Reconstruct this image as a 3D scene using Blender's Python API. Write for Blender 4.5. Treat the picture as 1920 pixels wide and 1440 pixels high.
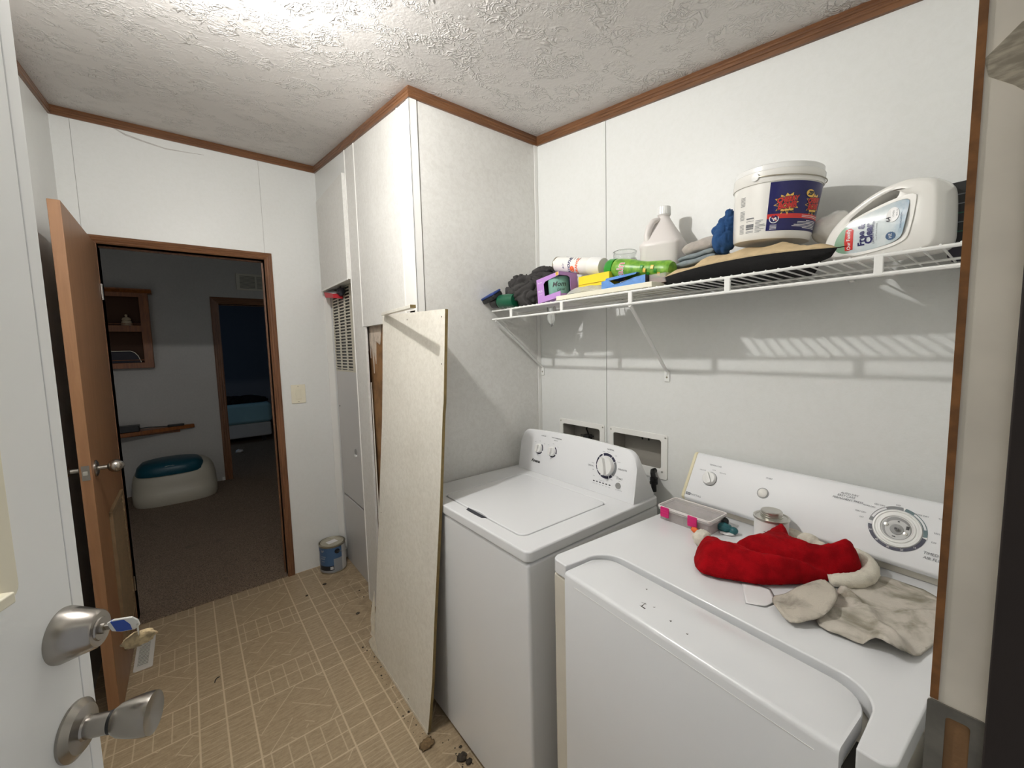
import bpy, bmesh, math, random
from mathutils import Vector, Matrix, noise
from mathutils.geometry import delaunay_2d_cdt
random.seed(7)
for o in list(bpy.data.objects): bpy.data.objects.remove(o, do_unlink=True)
SC = bpy.context.scene
COL = SC.collection
PI = math.pi

# ------------------------------------------------------------------ camera, world, exposure
cam = bpy.data.objects.new('camera', bpy.data.cameras.new('camera')); COL.objects.link(cam)
cam.data.sensor_fit = 'HORIZONTAL'; cam.data.sensor_width = 36.0
cam.data.lens = 36.0 * 767.43 / 1920.0
cam.data.clip_start = 0.02
yaw, pitch, roll = -0.6713, -0.0889, -0.0245
fw = Vector((-math.sin(yaw)*math.cos(pitch), math.cos(yaw)*math.cos(pitch), math.sin(pitch)))
rt = Vector((math.cos(yaw), math.sin(yaw), 0)); up = rt.cross(fw)
r2 = rt*math.cos(roll) + up*math.sin(roll); u2 = -rt*math.sin(roll) + up*math.cos(roll)
cam.matrix_world = Matrix(((r2.x, u2.x, -fw.x, 0), (r2.y, u2.y, -fw.y, 0), (r2.z, u2.z, -fw.z, 1.4688), (0, 0, 0, 1)))
SC.camera = cam
W = bpy.data.worlds.new('world'); SC.world = W; W.use_nodes = True
W.node_tree.nodes['Background'].inputs['Color'].default_value = (0.96, 0.97, 1.0, 1)
W.node_tree.nodes['Background'].inputs['Strength'].default_value = 0.38
SC.view_settings.view_transform = 'Standard'; SC.view_settings.look = 'None'
SC.view_settings.gamma = 1.0; SC.view_settings.use_curve_mapping = False
SC.view_settings.exposure = 0.0
LAMP = Vector((0.10, 1.17, 2.34)); LAMP_W = 39.0
ROOM_H0, SLOPE = 2.2714, 0.136           # ceiling height at y = 0 and its rise per metre
XR, XF, XL, YF, YB, YW = 1.4136, 0.7517, -0.4238, 1.5394, 2.9645, 0.027
YH = 5.765

# dim dusk light entering the bedroom through its window (out of view, on the bedroom's left wall)
ld = bpy.data.lights.new('bedroom_daylight', 'AREA'); ld.shape = 'RECTANGLE'; ld.size = 0.8; ld.size_y = 1.0
ld.energy = 3.2; ld.color = (0.52, 0.74, 1.0)
lo = bpy.data.objects.new('bedroom_daylight', ld); COL.objects.link(lo)
lo.location = (-1.36, 7.3, 1.55); lo.rotation_euler = (0, -PI/2, 0)
# faint light reaching the hall from the rooms to the right (out of view)
ld = bpy.data.lights.new('hall_daylight', 'AREA'); ld.shape = 'RECTANGLE'; ld.size = 0.9; ld.size_y = 1.2
ld.energy = 1.1; ld.color = (0.80, 0.92, 1.0)
lo = bpy.data.objects.new('hall_daylight', ld); COL.objects.link(lo)
lo.location = (1.27, 4.5, 1.9); lo.rotation_euler = (0, PI/2, 0)

# ------------------------------------------------------------------ materials
def lin(c):
    c = c/255.0
    return c/12.92 if c <= 0.04045 else ((c+0.055)/1.055)**2.4
def rgb(r, g, b): return (lin(r), lin(g), lin(b), 1.0)
class NT:
    def __init__(s, name):
        s.m = bpy.data.materials.new(name); s.m.use_nodes = True; s.t = s.m.node_tree; s.n = s.t.nodes; s.l = s.t.links
        s.b = s.n['Principled BSDF']
    def node(s, typ, **kw):
        n = s.n.new(typ)
        for k, v in kw.items():
            if hasattr(n, k): setattr(n, k, v)
            else: n.inputs[k].default_value = v
        return n
    def setin(s, sock, v):
        if isinstance(v, bpy.types.NodeSocket): s.l.new(v, sock)
        else: sock.default_value = v
    def math(s, op, a, b=0.0, c=None):
        n = s.n.new('ShaderNodeMath'); n.operation = op
        s.setin(n.inputs[0], a); s.setin(n.inputs[1], b)
        if c is not None: s.setin(n.inputs[2], c)
        return n.outputs[0]
    def mix(s, f, a, b):
        n = s.n.new('ShaderNodeMix'); n.data_type = 'RGBA'
        s.setin(n.inputs[0], f); s.setin(n.inputs[6], a); s.setin(n.inputs[7], b); return n.outputs[2]
    def ramp(s, f, a, b):   # smooth step of f from a to b
        n = s.n.new('ShaderNodeMapRange'); n.interpolation_type = 'SMOOTHSTEP'
        s.setin(n.inputs[0], f); n.inputs[1].default_value = a; n.inputs[2].default_value = b; return n.outputs[0]
    def pos(s):
        return s.n.new('ShaderNodeNewGeometry').outputs['Position']
    def obj(s):
        return s.n.new('ShaderNodeTexCoord').outputs['Object']
    def scale(s, v, x, y, z):
        n = s.n.new('ShaderNodeVectorMath'); n.operation = 'MULTIPLY'; s.setin(n.inputs[0], v); n.inputs[1].default_value = (x, y, z); return n.outputs[0]
    def noise(s, v, sc, det=3, rough=0.55, dist=0.0):
        n = s.n.new('ShaderNodeTexNoise'); s.setin(n.inputs['Vector'], v)
        n.inputs['Scale'].default_value = sc; n.inputs['Detail'].default_value = det; n.inputs['Roughness'].default_value = rough; n.inputs['Distortion'].default_value = dist
        return n.outputs['Fac']
    def bump(s, h, strength=0.3, dist=0.002):
        n = s.n.new('ShaderNodeBump'); s.setin(n.inputs['Height'], h)
        n.inputs['Strength'].default_value = strength; n.inputs['Distance'].default_value = dist
        s.l.new(n.outputs[0], s.b.inputs['Normal'])
    def col(s, c): s.setin(s.b.inputs['Base Color'], c)
def plain(name, c, rough=0.5, metal=0.0, var=0.0, vs=30, bump=0.0, bs=200, sheen=0.0, spec=None, alpha=None, trans=0.0, stretch=(1, 1, 1), c2=None, coat=0.0, sss=0.0):
    t = NT(name); t.b.inputs['Roughness'].default_value = rough; t.b.inputs['Metallic'].default_value = metal
    base = rgb(*c)
    if spec is not None: t.b.inputs['Specular IOR Level'].default_value = spec
    if var or c2:
        d = rgb(*c2) if c2 else tuple(x*(1-var) for x in base[:3])+(1,)
        f = t.ramp(t.noise(t.scale(t.pos(), *stretch), vs, 4), 0.35, 0.65)
        t.col(t.mix(f, base, d))
    else: t.col(base)
    if bump: t.bump(t.noise(t.pos(), bs, 3), bump, 0.002)
    if sheen: t.b.inputs['Sheen Weight'].default_value = sheen; t.b.inputs['Sheen Roughness'].default_value = 0.5
    if trans: t.b.inputs['Transmission Weight'].default_value = trans
    if alpha is not None: t.b.inputs['Alpha'].default_value = alpha
    if coat: t.b.inputs['Coat Weight'].default_value = coat; t.b.inputs['Coat Roughness'].default_value = 0.05
    if sss:
        t.b.inputs['Subsurface Weight'].default_value = sss; t.b.inputs['Subsurface Radius'].default_value = (0.01, 0.01, 0.01)
    return t.m
def wall_mat(name, c, c2, bump=0.25):
    t = NT(name); p = t.pos()
    n1 = t.noise(p, 55, 6, 0.7, 0.6); n2 = t.noise(p, 3.0, 3)
    n3 = t.noise(p, 260, 2, 0.6)
    f = t.math('ADD', t.math('MULTIPLY', t.ramp(n1, 0.35, 0.7), 0.7), t.math('MULTIPLY', t.ramp(n2, 0.4, 0.7), 0.3))
    t.col(t.mix(f, rgb(*c), rgb(*c2))); t.b.inputs['Roughness'].default_value = 0.42
    t.bump(t.math('ADD', n3, t.math('MULTIPLY', n1, 0.8)), bump, 0.0015); return t.m
def wood_mat(name, c, c2, stretch=(1, 1, 14), sc=9, rough=0.4, bump=0.12, axis_scale=1.0):
    t = NT(name); p = t.pos()
    inv = tuple(1.0/s for s in stretch)
    n1 = t.noise(t.scale(p, *inv), sc*6, 5, 0.65, 0.8)
    t.col(t.mix(t.ramp(n1, 0.3, 0.72), rgb(*c), rgb(*c2))); t.b.inputs['Roughness'].default_value = rough
    t.bump(n1, bump, 0.001); return t.m

M = {}
M['wall'] = wall_mat('wall_vinyl_panel', (229, 230, 227), (225, 226, 222), 0.2)
M['wall_mottled'] = wall_mat('wall_mottled_panel', (226, 225, 220), (213, 211, 205), 0.22)
M['cream_panel'] = wall_mat('cream_board_face', (234, 230, 219), (216, 211, 198), 0.15)
M['white_trim'] = plain('white_trim', (236, 235, 230), 0.35)
M['dark_gap'] = plain('dark_gap', (60, 56, 50), 0.9)
M['inside'] = plain('cavity_inside', (150, 146, 138), 0.7)
M['brown_board'] = plain('brown_board', (140, 104, 66), 0.75, var=0.35, vs=12, bump=0.2)
M['insul'] = plain('torn_paper_lining', (196, 182, 166), 0.9, var=0.25, vs=30, bump=0.3)
M['closet'] = plain('closet_inside', (92, 74, 58), 0.9, var=0.3, vs=8)
M['trim_x'] = wood_mat('brown_trim_x', (126, 86, 55), (98, 64, 40), (14, 1, 1))
M['trim_y'] = wood_mat('brown_trim_y', (126, 86, 55), (98, 64, 40), (1, 14, 1))
M['trim_z'] = wood_mat('brown_trim_z', (130, 90, 62), (98, 65, 44), (1, 1, 14))
M['door_wood'] = wood_mat('door_wood', (142, 103, 70), (128, 91, 60), (1, 1, 16), 6, 0.45, 0.06)
M['cab_wood'] = wood_mat('cabinet_wood', (158, 92, 36), (122, 68, 26), (1, 1, 10), 8)
M['cab_dark'] = plain('cabinet_back', (78, 46, 22), 0.7)
M['cream_light'] = plain('cream_window_trim', (232, 226, 204), 0.4)
M['console'] = plain('console_face', (232, 233, 234), 0.42)
M['tin_lid'] = plain('tin_lid', (182, 176, 158), 0.4, 0.3, var=0.12, vs=40)
M['board_edge'] = plain('board_edge', (136, 116, 72), 0.85, var=0.2, vs=40)
M['louver'] = plain('louver_wood', (122, 100, 72), 0.6, var=0.15, vs=20)
M['ext_white'] = plain('exterior_door_white', (238, 239, 237), 0.35, var=0.03, vs=4)
M['cream'] = plain('aged_cream_plastic', (226, 216, 182), 0.4, var=0.06, vs=6)
M['nickel'] = plain('satin_nickel', (168, 163, 156), 0.27, 1.0, var=0.1, vs=20)
M['steel'] = plain('bright_steel', (200, 198, 190), 0.3, 0.9)
M['enamel'] = plain('white_enamel', (232, 233, 234), 0.22, coat=0.3)
M['enamel_old'] = plain('aged_enamel', (218, 212, 198), 0.3, var=0.06, vs=9)
M['enamel_grey'] = plain('furnace_enamel', (196, 195, 194), 0.35)
M['plastic_white'] = plain('white_plastic', (235, 235, 232), 0.3)
M['plastic_grey'] = plain('grey_plastic', (140, 140, 138), 0.4)
M['wire'] = plain('white_vinyl_wire', (240, 240, 236), 0.35)
M['black'] = plain('black_plastic', (22, 22, 22), 0.4)
M['ink'] = plain('dark_ink', (52, 54, 60), 0.5)
M['ink_mid'] = plain('grey_ink', (110, 112, 116), 0.5)
M['navy'] = plain('navy_print', (30, 30, 92), 0.3)
M['dial_ink'] = plain('dial_dark', (40, 40, 62), 0.4)
M['dial_grey'] = plain('dial_grey', (122, 124, 126), 0.4)
M['dial_teal'] = plain('dial_teal', (88, 112, 116), 0.4)
M['red_print'] = plain('red_print', (208, 52, 46), 0.35)
M['yellow_print'] = plain('yellow_print', (240, 196, 92), 0.35)
M['white_print'] = plain('white_print', (240, 240, 238), 0.4)
M['teal_lid'] = plain('teal_plastic', (14, 74, 90), 0.4)
M['beige_plastic'] = plain('beige_plastic', (196, 190, 172), 0.45)
M['tan_cloth'] = plain('tan_quilted_cloth', (206, 182, 142), 0.85, var=0.14, vs=40, bump=0.4, bs=90)
M['black_cloth'] = plain('black_fleece', (12, 11, 11), 0.95, bump=0.4, bs=300)
M['charcoal'] = plain('charcoal_cloth', (54, 52, 51), 0.95, var=0.2, vs=25, bump=0.3, bs=500)
M['blue_cloth'] = plain('blue_cloth', (34, 78, 130), 0.9, var=0.2, vs=20, bump=0.4, bs=500)
M['grey_towel'] = plain('grey_towel', (186, 178, 170), 0.95, var=0.12, vs=60, bump=0.6, bs=500)
M['slate_towel'] = plain('slate_towel', (140, 150, 154), 0.95, var=0.15, vs=60, bump=0.6, bs=500)
M['red_plush'] = plain('red_plush', (164, 10, 20), 0.9, var=0.3, vs=34, bump=0.8, bs=420, spec=0.1)
M['fur'] = plain('white_fur', (228, 222, 206), 0.95, var=0.08, vs=60, bump=0.8, bs=380)
M['purple'] = plain('purple_card', (186, 140, 206), 0.55)
M['mug_teal'] = plain('teal_mug', (128, 178, 162), 0.3, var=0.12, vs=60)
M['yellow'] = plain('yellow_card', (240, 214, 40), 0.55)
M['blue_card'] = plain('blue_card', (96, 148, 216), 0.5, var=0.15, vs=50)
M['card_dark'] = plain('card_inside', (60, 58, 66), 0.8)
M['cream_board'] = plain('cream_melamine', (236, 232, 212), 0.4)
M['film'] = plain('clear_film', (224, 226, 220), 0.25, trans=0.35, alpha=0.85, var=0.1, vs=80, bump=0.6, bs=60)
M['hdpe'] = plain('milky_plastic', (240, 234, 230), 0.35, trans=0.12, sss=0.15)
M['white_gloss'] = plain('glossy_white_plastic', (238, 236, 230), 0.22, coat=0.2)
M['glass'] = plain('clear_glass', (245, 248, 246), 0.03, trans=1.0)
M['clear_plastic'] = plain('clear_plastic', (232, 224, 222), 0.2, trans=0.6, alpha=0.6)
M['pink'] = plain('pink_latch', (206, 26, 112), 0.35)
M['orange'] = plain('orange_bits', (240, 110, 50), 0.5)
M['teal'] = plain('teal_bits', (26, 90, 96), 0.4)
M['green'] = plain('green_plastic', (42, 140, 44), 0.3)
M['lime'] = plain('green_label', (130, 178, 62), 0.35, c2=(92, 150, 44), vs=60)
M['dark_green'] = plain('dark_green_plastic', (10, 82, 56), 0.35)
M['can_blue'] = plain('can_blue_label', (66, 96, 132), 0.4)
M['can_grey'] = plain('can_grey_label', (142, 146, 150), 0.4)
M['can_black'] = plain('can_black_label', (24, 26, 34), 0.4)
M['can_side'] = plain('can_pale_side', (196, 196, 194), 0.4)
M['tin'] = plain('dull_tin', (180, 174, 158), 0.35, 1.0, var=0.15, vs=40)
M['paper'] = plain('white_paper', (232, 230, 230), 0.7)
M['foil'] = plain('foil_scrap', (226, 228, 226), 0.4)
M['dirt'] = plain('dark_debris', (66, 58, 48), 0.95, var=0.4, vs=120, bump=0.8)
M['dirt_brown'] = plain('brown_debris', (132, 108, 74), 0.95, var=0.4, vs=120, bump=0.8)
M['key_blue'] = plain('blue_key_cover', (28, 74, 170), 0.45)
M['key_white'] = plain('white_key_rim', (226, 226, 220), 0.45)
M['fob'] = plain('tan_fob', (190, 168, 128), 0.85, var=0.45, vs=90, bump=0.7, bs=200)
M['chip'] = plain('chipped_board_paper', (226, 218, 200), 0.85, var=0.12, vs=60)
M['strike'] = plain('dull_strike_plate', (126, 122, 112), 0.5, 0.4, var=0.3, vs=40)
M['jamb'] = plain('painted_jamb', (228, 219, 202), 0.55, var=0.16, vs=9)
M['jamb_edge'] = plain('raw_wood_edge', (138, 92, 48), 0.8, var=0.4, vs=60)
M['stop'] = plain('dark_weatherstrip', (40, 32, 28), 0.85)
M['smudge'] = plain('grey_smudge', (196, 193, 188), 0.7, var=0.15, vs=60)
M['grime'] = plain('tape_residue', (182, 171, 150), 0.8, var=0.4, vs=90, stretch=(1, 1, 4))
M['hall_wall'] = wall_mat('hall_wall', (190, 188, 182), (180, 178, 172), 0.15)
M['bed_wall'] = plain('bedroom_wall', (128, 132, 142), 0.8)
M['sheet'] = plain('teal_bed_sheet', (150, 196, 208), 0.85, bump=0.3, bs=60)
M['boxspring'] = plain('white_boxspring', (208, 208, 206), 0.85)
M['dark_blanket'] = plain('dark_blanket', (24, 22, 26), 0.95)
M['box_red'] = plain('red_carton', (196, 40, 52), 0.5)
M['vent'] = plain('cream_vent', (206, 202, 186), 0.5)
M['register'] = plain('white_register', (212, 208, 200), 0.45)
M['navy_cloth'] = plain('blue_pad', (40, 62, 122), 0.8, bump=0.5, bs=600)
M['ceramic'] = plain('cream_ceramic', (210, 190, 160), 0.4)
M['window_light'] = plain('window_pane', (200, 205, 200), 0.1, trans=0.6)

# rag: pale with grey-olive stains of its own
t = NT('stained_rag'); p = t.pos()
f = t.ramp(t.noise(p, 11, 4, 0.6, 0.4), 0.46, 0.68)
t.col(t.mix(f, rgb(205, 198, 186), rgb(138, 132, 114))); t.b.inputs['Roughness'].default_value = 0.95
t.bump(t.noise(p, 480, 2), 0.5, 0.002); M['rag'] = t.m
t = NT('stained_rag_flap'); p = t.pos()
f = t.ramp(t.noise(p, 16, 5, 0.65, 0.4), 0.42, 0.7)
t.col(t.mix(f, rgb(196, 188, 174), rgb(146, 138, 126))); t.b.inputs['Roughness'].default_value = 0.95
t.bump(t.noise(p, 480, 2), 0.5, 0.002); M['rag_flap'] = t.m

# ceiling: slap-brush texture, ridges of joint compound
t = NT('stomped_ceiling'); p = t.pos()
w1 = t.noise(p, 7.0, 2, 0.5); 
ridge = t.math('SUBTRACT', 1.0, t.math('MULTIPLY', t.math('ABSOLUTE', t.math('SUBTRACT', t.noise(p, 23, 2.5, 0.55, 1.1), 0.5)), 15.0))
ridge = t.math('MAXIMUM', ridge, 0.0)
ridge2 = t.math('MAXIMUM', t.math('SUBTRACT', 1.0, t.math('MULTIPLY', t.math('ABSOLUTE', t.math('SUBTRACT', t.noise(p, 52, 2, 0.5, 0.8), 0.5)), 12.0)), 0.0)
mask = t.ramp(t.noise(p, 8.5, 2, 0.5, 0.5), 0.50, 0.60)
mask2 = t.ramp(t.noise(t.scale(p, 1.0, 1.0, 1.0), 14, 2, 0.5), 0.46, 0.60)
h = t.math('ADD', t.math('MULTIPLY', t.math('MULTIPLY', ridge, mask), 1.0), t.math('MULTIPLY', t.math('MULTIPLY', ridge2, mask2), 0.6))
h = t.math('ADD', h, t.math('MULTIPLY', t.noise(p, 70, 4, 0.65), 0.4))
t.col(rgb(215, 211, 207)); t.b.inputs['Roughness'].default_value = 0.75
t.bump(h, 0.75, 0.005); M['ceiling'] = t.m

# sheet vinyl floor: printed parquet blocks, bands and hatching (flat print)
t = NT('printed_vinyl_floor'); p = t.pos()
sx = t.n.new('ShaderNodeSeparateXYZ'); t.l.new(p, sx.inputs[0]); X, Y = sx.outputs[0], sx.outputs[1]
PX, PY = 0.4563, 0.4645
def modp(v, off, per):   # positive modulo
    return t.math('FLOORED_MODULO', t.math('SUBTRACT', v, off), per)
u = modp(X, -0.064, PX); v = modp(Y, 1.946, PY)
def line(val, at, w):
    d = t.math('ABSOLUTE', t.math('SUBTRACT', val, at)); return t.math('SUBTRACT', 1.0, t.ramp(d, w*0.5, w))
LW = 0.0042
def mx(*a):
    r = a[0]
    for b in a[1:]: r = t.math('MAXIMUM', r, b)
    return r
main = mx(line(u, 0.0, LW), line(u, PX, LW), line(u, 0.088, LW), line(u, 0.176, LW), line(v, 0.0, LW), line(v, PY, LW), line(v, 0.087, LW*0.8), line(v, 0.176, LW))
inU = t.math('GREATER_THAN', u, 0.176); inV = t.math('GREATER_THAN', v, 0.176)
outU = t.math('SUBTRACT', 1.0, inU); outV = t.math('SUBTRACT', 1.0, inV)
bandcells = t.math('MULTIPLY', t.math('MULTIPLY', inU, outV), line(t.math('FLOORED_MODULO', t.math('SUBTRACT', u, 0.176), 0.056), 0.028, LW*0.7))
hatch = t.math('MULTIPLY', t.math('MULTIPLY', outU, inV), line(t.math('FLOORED_MODULO', t.math('SUBTRACT', v, 0.176), 0.0222), 0.011, LW*0.6))
dg1 = t.math('FLOORED_MODULO', t.math('ADD', u, v), 0.105); dg2 = t.math('FLOORED_MODULO', t.math('SUBTRACT', u, t.math('MULTIPLY', v, 0.85)), 0.105)
chk = t.math('GREATER_THAN', t.noise(p, 8, 0), 0.5)
diag = t.math('MULTIPLY', t.math('MULTIPLY', inU, inV), t.math('ADD', t.math('MULTIPLY', chk, line(dg1, 0.05, LW*0.8)), t.math('MULTIPLY', t.math('SUBTRACT', 1.0, chk), line(dg2, 0.05, LW*0.8))))
lines = mx(main, t.math('MULTIPLY', bandcells, 0.7), t.math('MULTIPLY', hatch, 0.35), t.math('MULTIPLY', diag, 0.75))
grain = t.noise(t.scale(p, 1.0, 5.0, 1.0), 26, 5, 0.7, 0.5); grain2 = t.noise(t.scale(p, 4.0, 1.0, 1.0), 60, 4, 0.7)
worn = t.noise(p, 2.2, 3)
base = t.mix(t.ramp(grain, 0.3, 0.7), rgb(176, 157, 128), rgb(148, 129, 102))
base = t.mix(t.math('MULTIPLY', t.ramp(grain2, 0.45, 0.75), 0.4), base, rgb(186, 164, 130))
col = t.mix(t.math('MULTIPLY', lines, t.math('ADD', 0.5, t.math('MULTIPLY', worn, 0.6))), base, rgb(208, 190, 160))
# grime of its own along the closet wall and the appliances, and scattered scuffs
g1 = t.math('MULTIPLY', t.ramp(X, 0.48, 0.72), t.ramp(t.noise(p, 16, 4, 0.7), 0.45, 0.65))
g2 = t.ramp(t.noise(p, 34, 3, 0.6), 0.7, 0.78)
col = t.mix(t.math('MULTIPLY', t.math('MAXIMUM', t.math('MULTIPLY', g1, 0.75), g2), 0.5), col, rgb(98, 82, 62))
t.col(col); t.b.inputs['Roughness'].default_value = 0.42
t.bump(t.math('SUBTRACT', grain, t.math('MULTIPLY', lines, 0.6)), 0.12, 0.001); M['vinyl'] = t.m

# carpet
t = NT('brown_carpet'); p = t.pos()
n1 = t.noise(p, 170, 4, 0.8); n2 = t.noise(p, 4, 4, 0.6)
c = t.mix(t.ramp(n1, 0.35, 0.65), rgb(176, 153, 130), rgb(92, 75, 60)); c = t.mix(t.math('MULTIPLY', t.ramp(n2, 0.6, 0.75), 0.4), c, rgb(80, 66, 54))
t.col(c); t.b.inputs['Roughness'].default_value = 1.0; t.bump(n1, 1.0, 0.01); M['carpet'] = t.m

# ------------------------------------------------------------------ geometry helpers
class MB:
    def __init__(s): s.v = []; s.f = []; s.mi = []
    def add(s, vs, fs, mi=0, M=None):
        o = len(s.v)
        s.v += [tuple(M @ Vector(p)) if M else tuple(p) for p in vs]
        s.f += [tuple(i+o for i in f) for f in fs]; s.mi += [mi]*len(fs); return s
    def box(s, x0, x1, y0, y1, z0, z1, mi=0, M=None):
        vs = [(x, y, z) for z in (z0, z1) for y in (y0, y1) for x in (x0, x1)]
        return s.add(vs, [(0, 2, 3, 1), (4, 5, 7, 6), (0, 1, 5, 4), (2, 6, 7, 3), (0, 4, 6, 2), (1, 3, 7, 5)], mi, M)
    def prism(s, pts, z0, z1, mi=0, M=None):   # polygon in xy, extruded along z
        a = sum(pts[i][0]*pts[(i+1) % len(pts)][1]-pts[(i+1) % len(pts)][0]*pts[i][1] for i in range(len(pts)))
        if a < 0: pts = pts[::-1]
        n = len(pts)
        vs = [(p[0], p[1], z0) for p in pts]+[(p[0], p[1], z1) for p in pts]
        fs = [tuple(range(n))[::-1], tuple(range(n, 2*n))]+[(i, (i+1) % n, n+(i+1) % n, n+i) for i in range(n)]
        return s.add(vs, fs, mi, M)
    def plate(s, outer, inner, z0, z1, mi=0, M=None):   # ring between two loops of equal count
        n = len(outer)
        vs = [(p[0], p[1], z1) for p in outer]+[(p[0], p[1], z1) for p in inner]+[(p[0], p[1], z0) for p in outer]+[(p[0], p[1], z0) for p in inner]
        fs = []
        for i in range(n):
            j = (i+1) % n
            fs += [(i, j, n+j, n+i), (2*n+j, 2*n+i, 3*n+i, 3*n+j), (i, 2*n+i, 2*n+j, j), (n+i, n+j, 3*n+j, 3*n+i)]
        return s.add(vs, fs, mi, M)
    def lathe(s, prof, seg=32, M=None, mi=0, mis=None):   # profile of (r, z) about local z
        vs = []; fs = []; mm = []
        for r, z in prof:
            for k in range(seg):
                a = 2*PI*k/seg; vs.append((r*math.cos(a), r*math.sin(a), z))
        for i in range(len(prof)-1):
            for k in range(seg):
                k2 = (k+1) % seg; fs.append((i*seg+k, i*seg+k2, (i+1)*seg+k2, (i+1)*seg+k)); mm.append(mis[i] if mis else mi)
        if prof[0][0] > 1e-6: fs.append(tuple(range(seg))[::-1]); mm.append(mis[0] if mis else mi)
        if prof[-1][0] > 1e-6: fs.append(tuple(range((len(prof)-1)*seg, len(prof)*seg))); mm.append(mis[-1] if mis else mi)
        o = len(s.v); s.v += [tuple(M @ Vector(p)) if M else p for p in vs]; s.f += [tuple(i+o for i in f) for f in fs]; s.mi += mm; return s
    def tube(s, path, r, seg=10, mi=0, cap=True, M=None):   # r number or list
        path = [Vector(p) for p in path]; n = len(path); vs = []; fs = []
        T = [(path[min(i+1, n-1)]-path[max(i-1, 0)]).normalized() for i in range(n)]
        ref = Vector((0, 0, 1)) if abs(T[0].z) < 0.9 else Vector((1, 0, 0))
        N = (ref-T[0]*ref.dot(T[0])).normalized()
        for i in range(n):
            N = (N-T[i]*N.dot(T[i])).normalized(); B = T[i].cross(N); rr = r[i] if isinstance(r, (list, tuple)) else r
            for k in range(seg):
                a = 2*PI*k/seg; vs.append(path[i]+N*(rr*math.cos(a))+B*(rr*math.sin(a)))
        for i in range(n-1):
            for k in range(seg):
                k2 = (k+1) % seg; fs.append((i*seg+k, i*seg+k2, (i+1)*seg+k2, (i+1)*seg+k))
        if cap: fs += [tuple(range(seg))[::-1], tuple(range((n-1)*seg, n*seg))]
        return s.add(vs, fs, mi, M)
    def grid(s, rows, mi=0, closed=False):   # rows of equal length
        n = len(rows[0]); vs = [p for r in rows for p in r]; fs = []
        for i in range(len(rows)-1):
            for k in range(n if closed else n-1):
                k2 = (k+1) % n; fs.append((i*n+k, i*n+k2, (i+1)*n+k2, (i+1)*n+k))
        return s.add(vs, fs, mi)
    def ball(s, c, r, seg=20, rings=12, mi=0, fn=None):
        sx, sy, sz = r if isinstance(r, (tuple, list)) else (r, r, r); vs = []; fs = []
        vs.append(Vector((0, 0, -1)))
        for i in range(1, rings):
            a = PI*i/rings-PI/2
            for k in range(seg): b = 2*PI*k/seg; vs.append(Vector((math.cos(a)*math.cos(b), math.cos(a)*math.sin(b), math.sin(a))))
        vs.append(Vector((0, 0, 1)))
        for k in range(seg): fs.append((0, 1+(k+1) % seg, 1+k))
        for i in range(rings-2):
            for k in range(seg): a = 1+i*seg+k; b = 1+i*seg+(k+1) % seg; fs.append((a, b, b+seg, a+seg))
        L = len(vs)-1
        for k in range(seg): fs.append((L-seg+k, L-seg+(k+1) % seg, L))
        out = []
        for p in vs:
            d = fn(p) if fn else 1.0
            out.append((c[0]+p.x*sx*d, c[1]+p.y*sy*d, c[2]+p.z*sz*d))
        return s.add(out, fs, mi)

ROOT = {}
def setp(o, label=None, cat=None, group=None, kind=None):
    if label: o['label'] = label
    if cat: o['category'] = cat
    if group: o['group'] = group
    if kind: o['kind'] = kind
    return o
def thing(name, label, cat, loc=(0, 0, 0), rz=0.0, group=None):
    o = bpy.data.objects.new(name, None); COL.objects.link(o); o.empty_display_size = 0.05
    m = Matrix.Translation(loc) @ Matrix.Rotation(rz, 4, 'Z'); o.matrix_world = m; ROOT[o.name] = m
    return setp(o, label, cat, group)
def build(name, mb, mats, parent=None, smooth=False, bevel=0.0, seg=2, label=None, kind=None, world=True, angle=40, subsurf=0, solid=0.0):
    if not isinstance(mats, (list, tuple)): mats = [mats]
    vs = mb.v
    root = ROOT.get(parent.name) if parent else None
    if root is not None and world:
        inv = root.inverted(); vs = [tuple(inv @ Vector(p)) for p in vs]
    me = bpy.data.meshes.new(name); me.from_pydata(vs, [], mb.f)
    for m in mats: me.materials.append(M[m] if isinstance(m, str) else m)
    if len(mats) > 1:
        for p, i in zip(me.polygons, mb.mi): p.material_index = i
    bm = bmesh.new(); bm.from_mesh(me); bmesh.ops.recalc_face_normals(bm, faces=bm.faces); bm.to_mesh(me); bm.free()
    o = bpy.data.objects.new(name, me); COL.objects.link(o)
    if parent: o.parent = parent; ROOT[o.name] = root if root is not None else Matrix()
    else: ROOT[o.name] = Matrix()
    if smooth:
        for p in me.polygons: p.use_smooth = True
        if angle < 180: me.set_sharp_from_angle(angle=math.radians(angle))
    if solid:
        md = o.modifiers.new('thick', 'SOLIDIFY'); md.thickness = solid; md.offset = 0
    if bevel:
        md = o.modifiers.new('edge', 'BEVEL'); md.width = bevel; md.segments = seg; md.limit_method = 'ANGLE'; md.angle_limit = math.radians(35)
        if smooth or True:
            for p in me.polygons: p.use_smooth = True
            me.set_sharp_from_angle(angle=math.radians(60))
            md.harden_normals = True
    if subsurf:
        md = o.modifiers.new('soft', 'SUBSURF'); md.levels = subsurf; md.render_levels = subsurf
    return setp(o, label, kind=kind)
def struct(name, mb, mats, parent=None, **k):
    return build(name, mb, mats, parent, kind='structure' if parent is None else None, **k)
def rrect(x0, x1, y0, y1, r, k=6):
    out = []
    for cx, cy, a0 in ((x1-r, y1-r, 0), (x0+r, y1-r, PI/2), (x0+r, y0+r, PI), (x1-r, y0+r, 1.5*PI)):
        for i in range(k+1): a = a0+PI/2*i/k; out.append((cx+r*math.cos(a), cy+r*math.sin(a)))
    return out
def circle(r, n=32, cx=0, cy=0): return [(cx+r*math.cos(2*PI*i/n), cy+r*math.sin(2*PI*i/n)) for i in range(n)]
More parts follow.
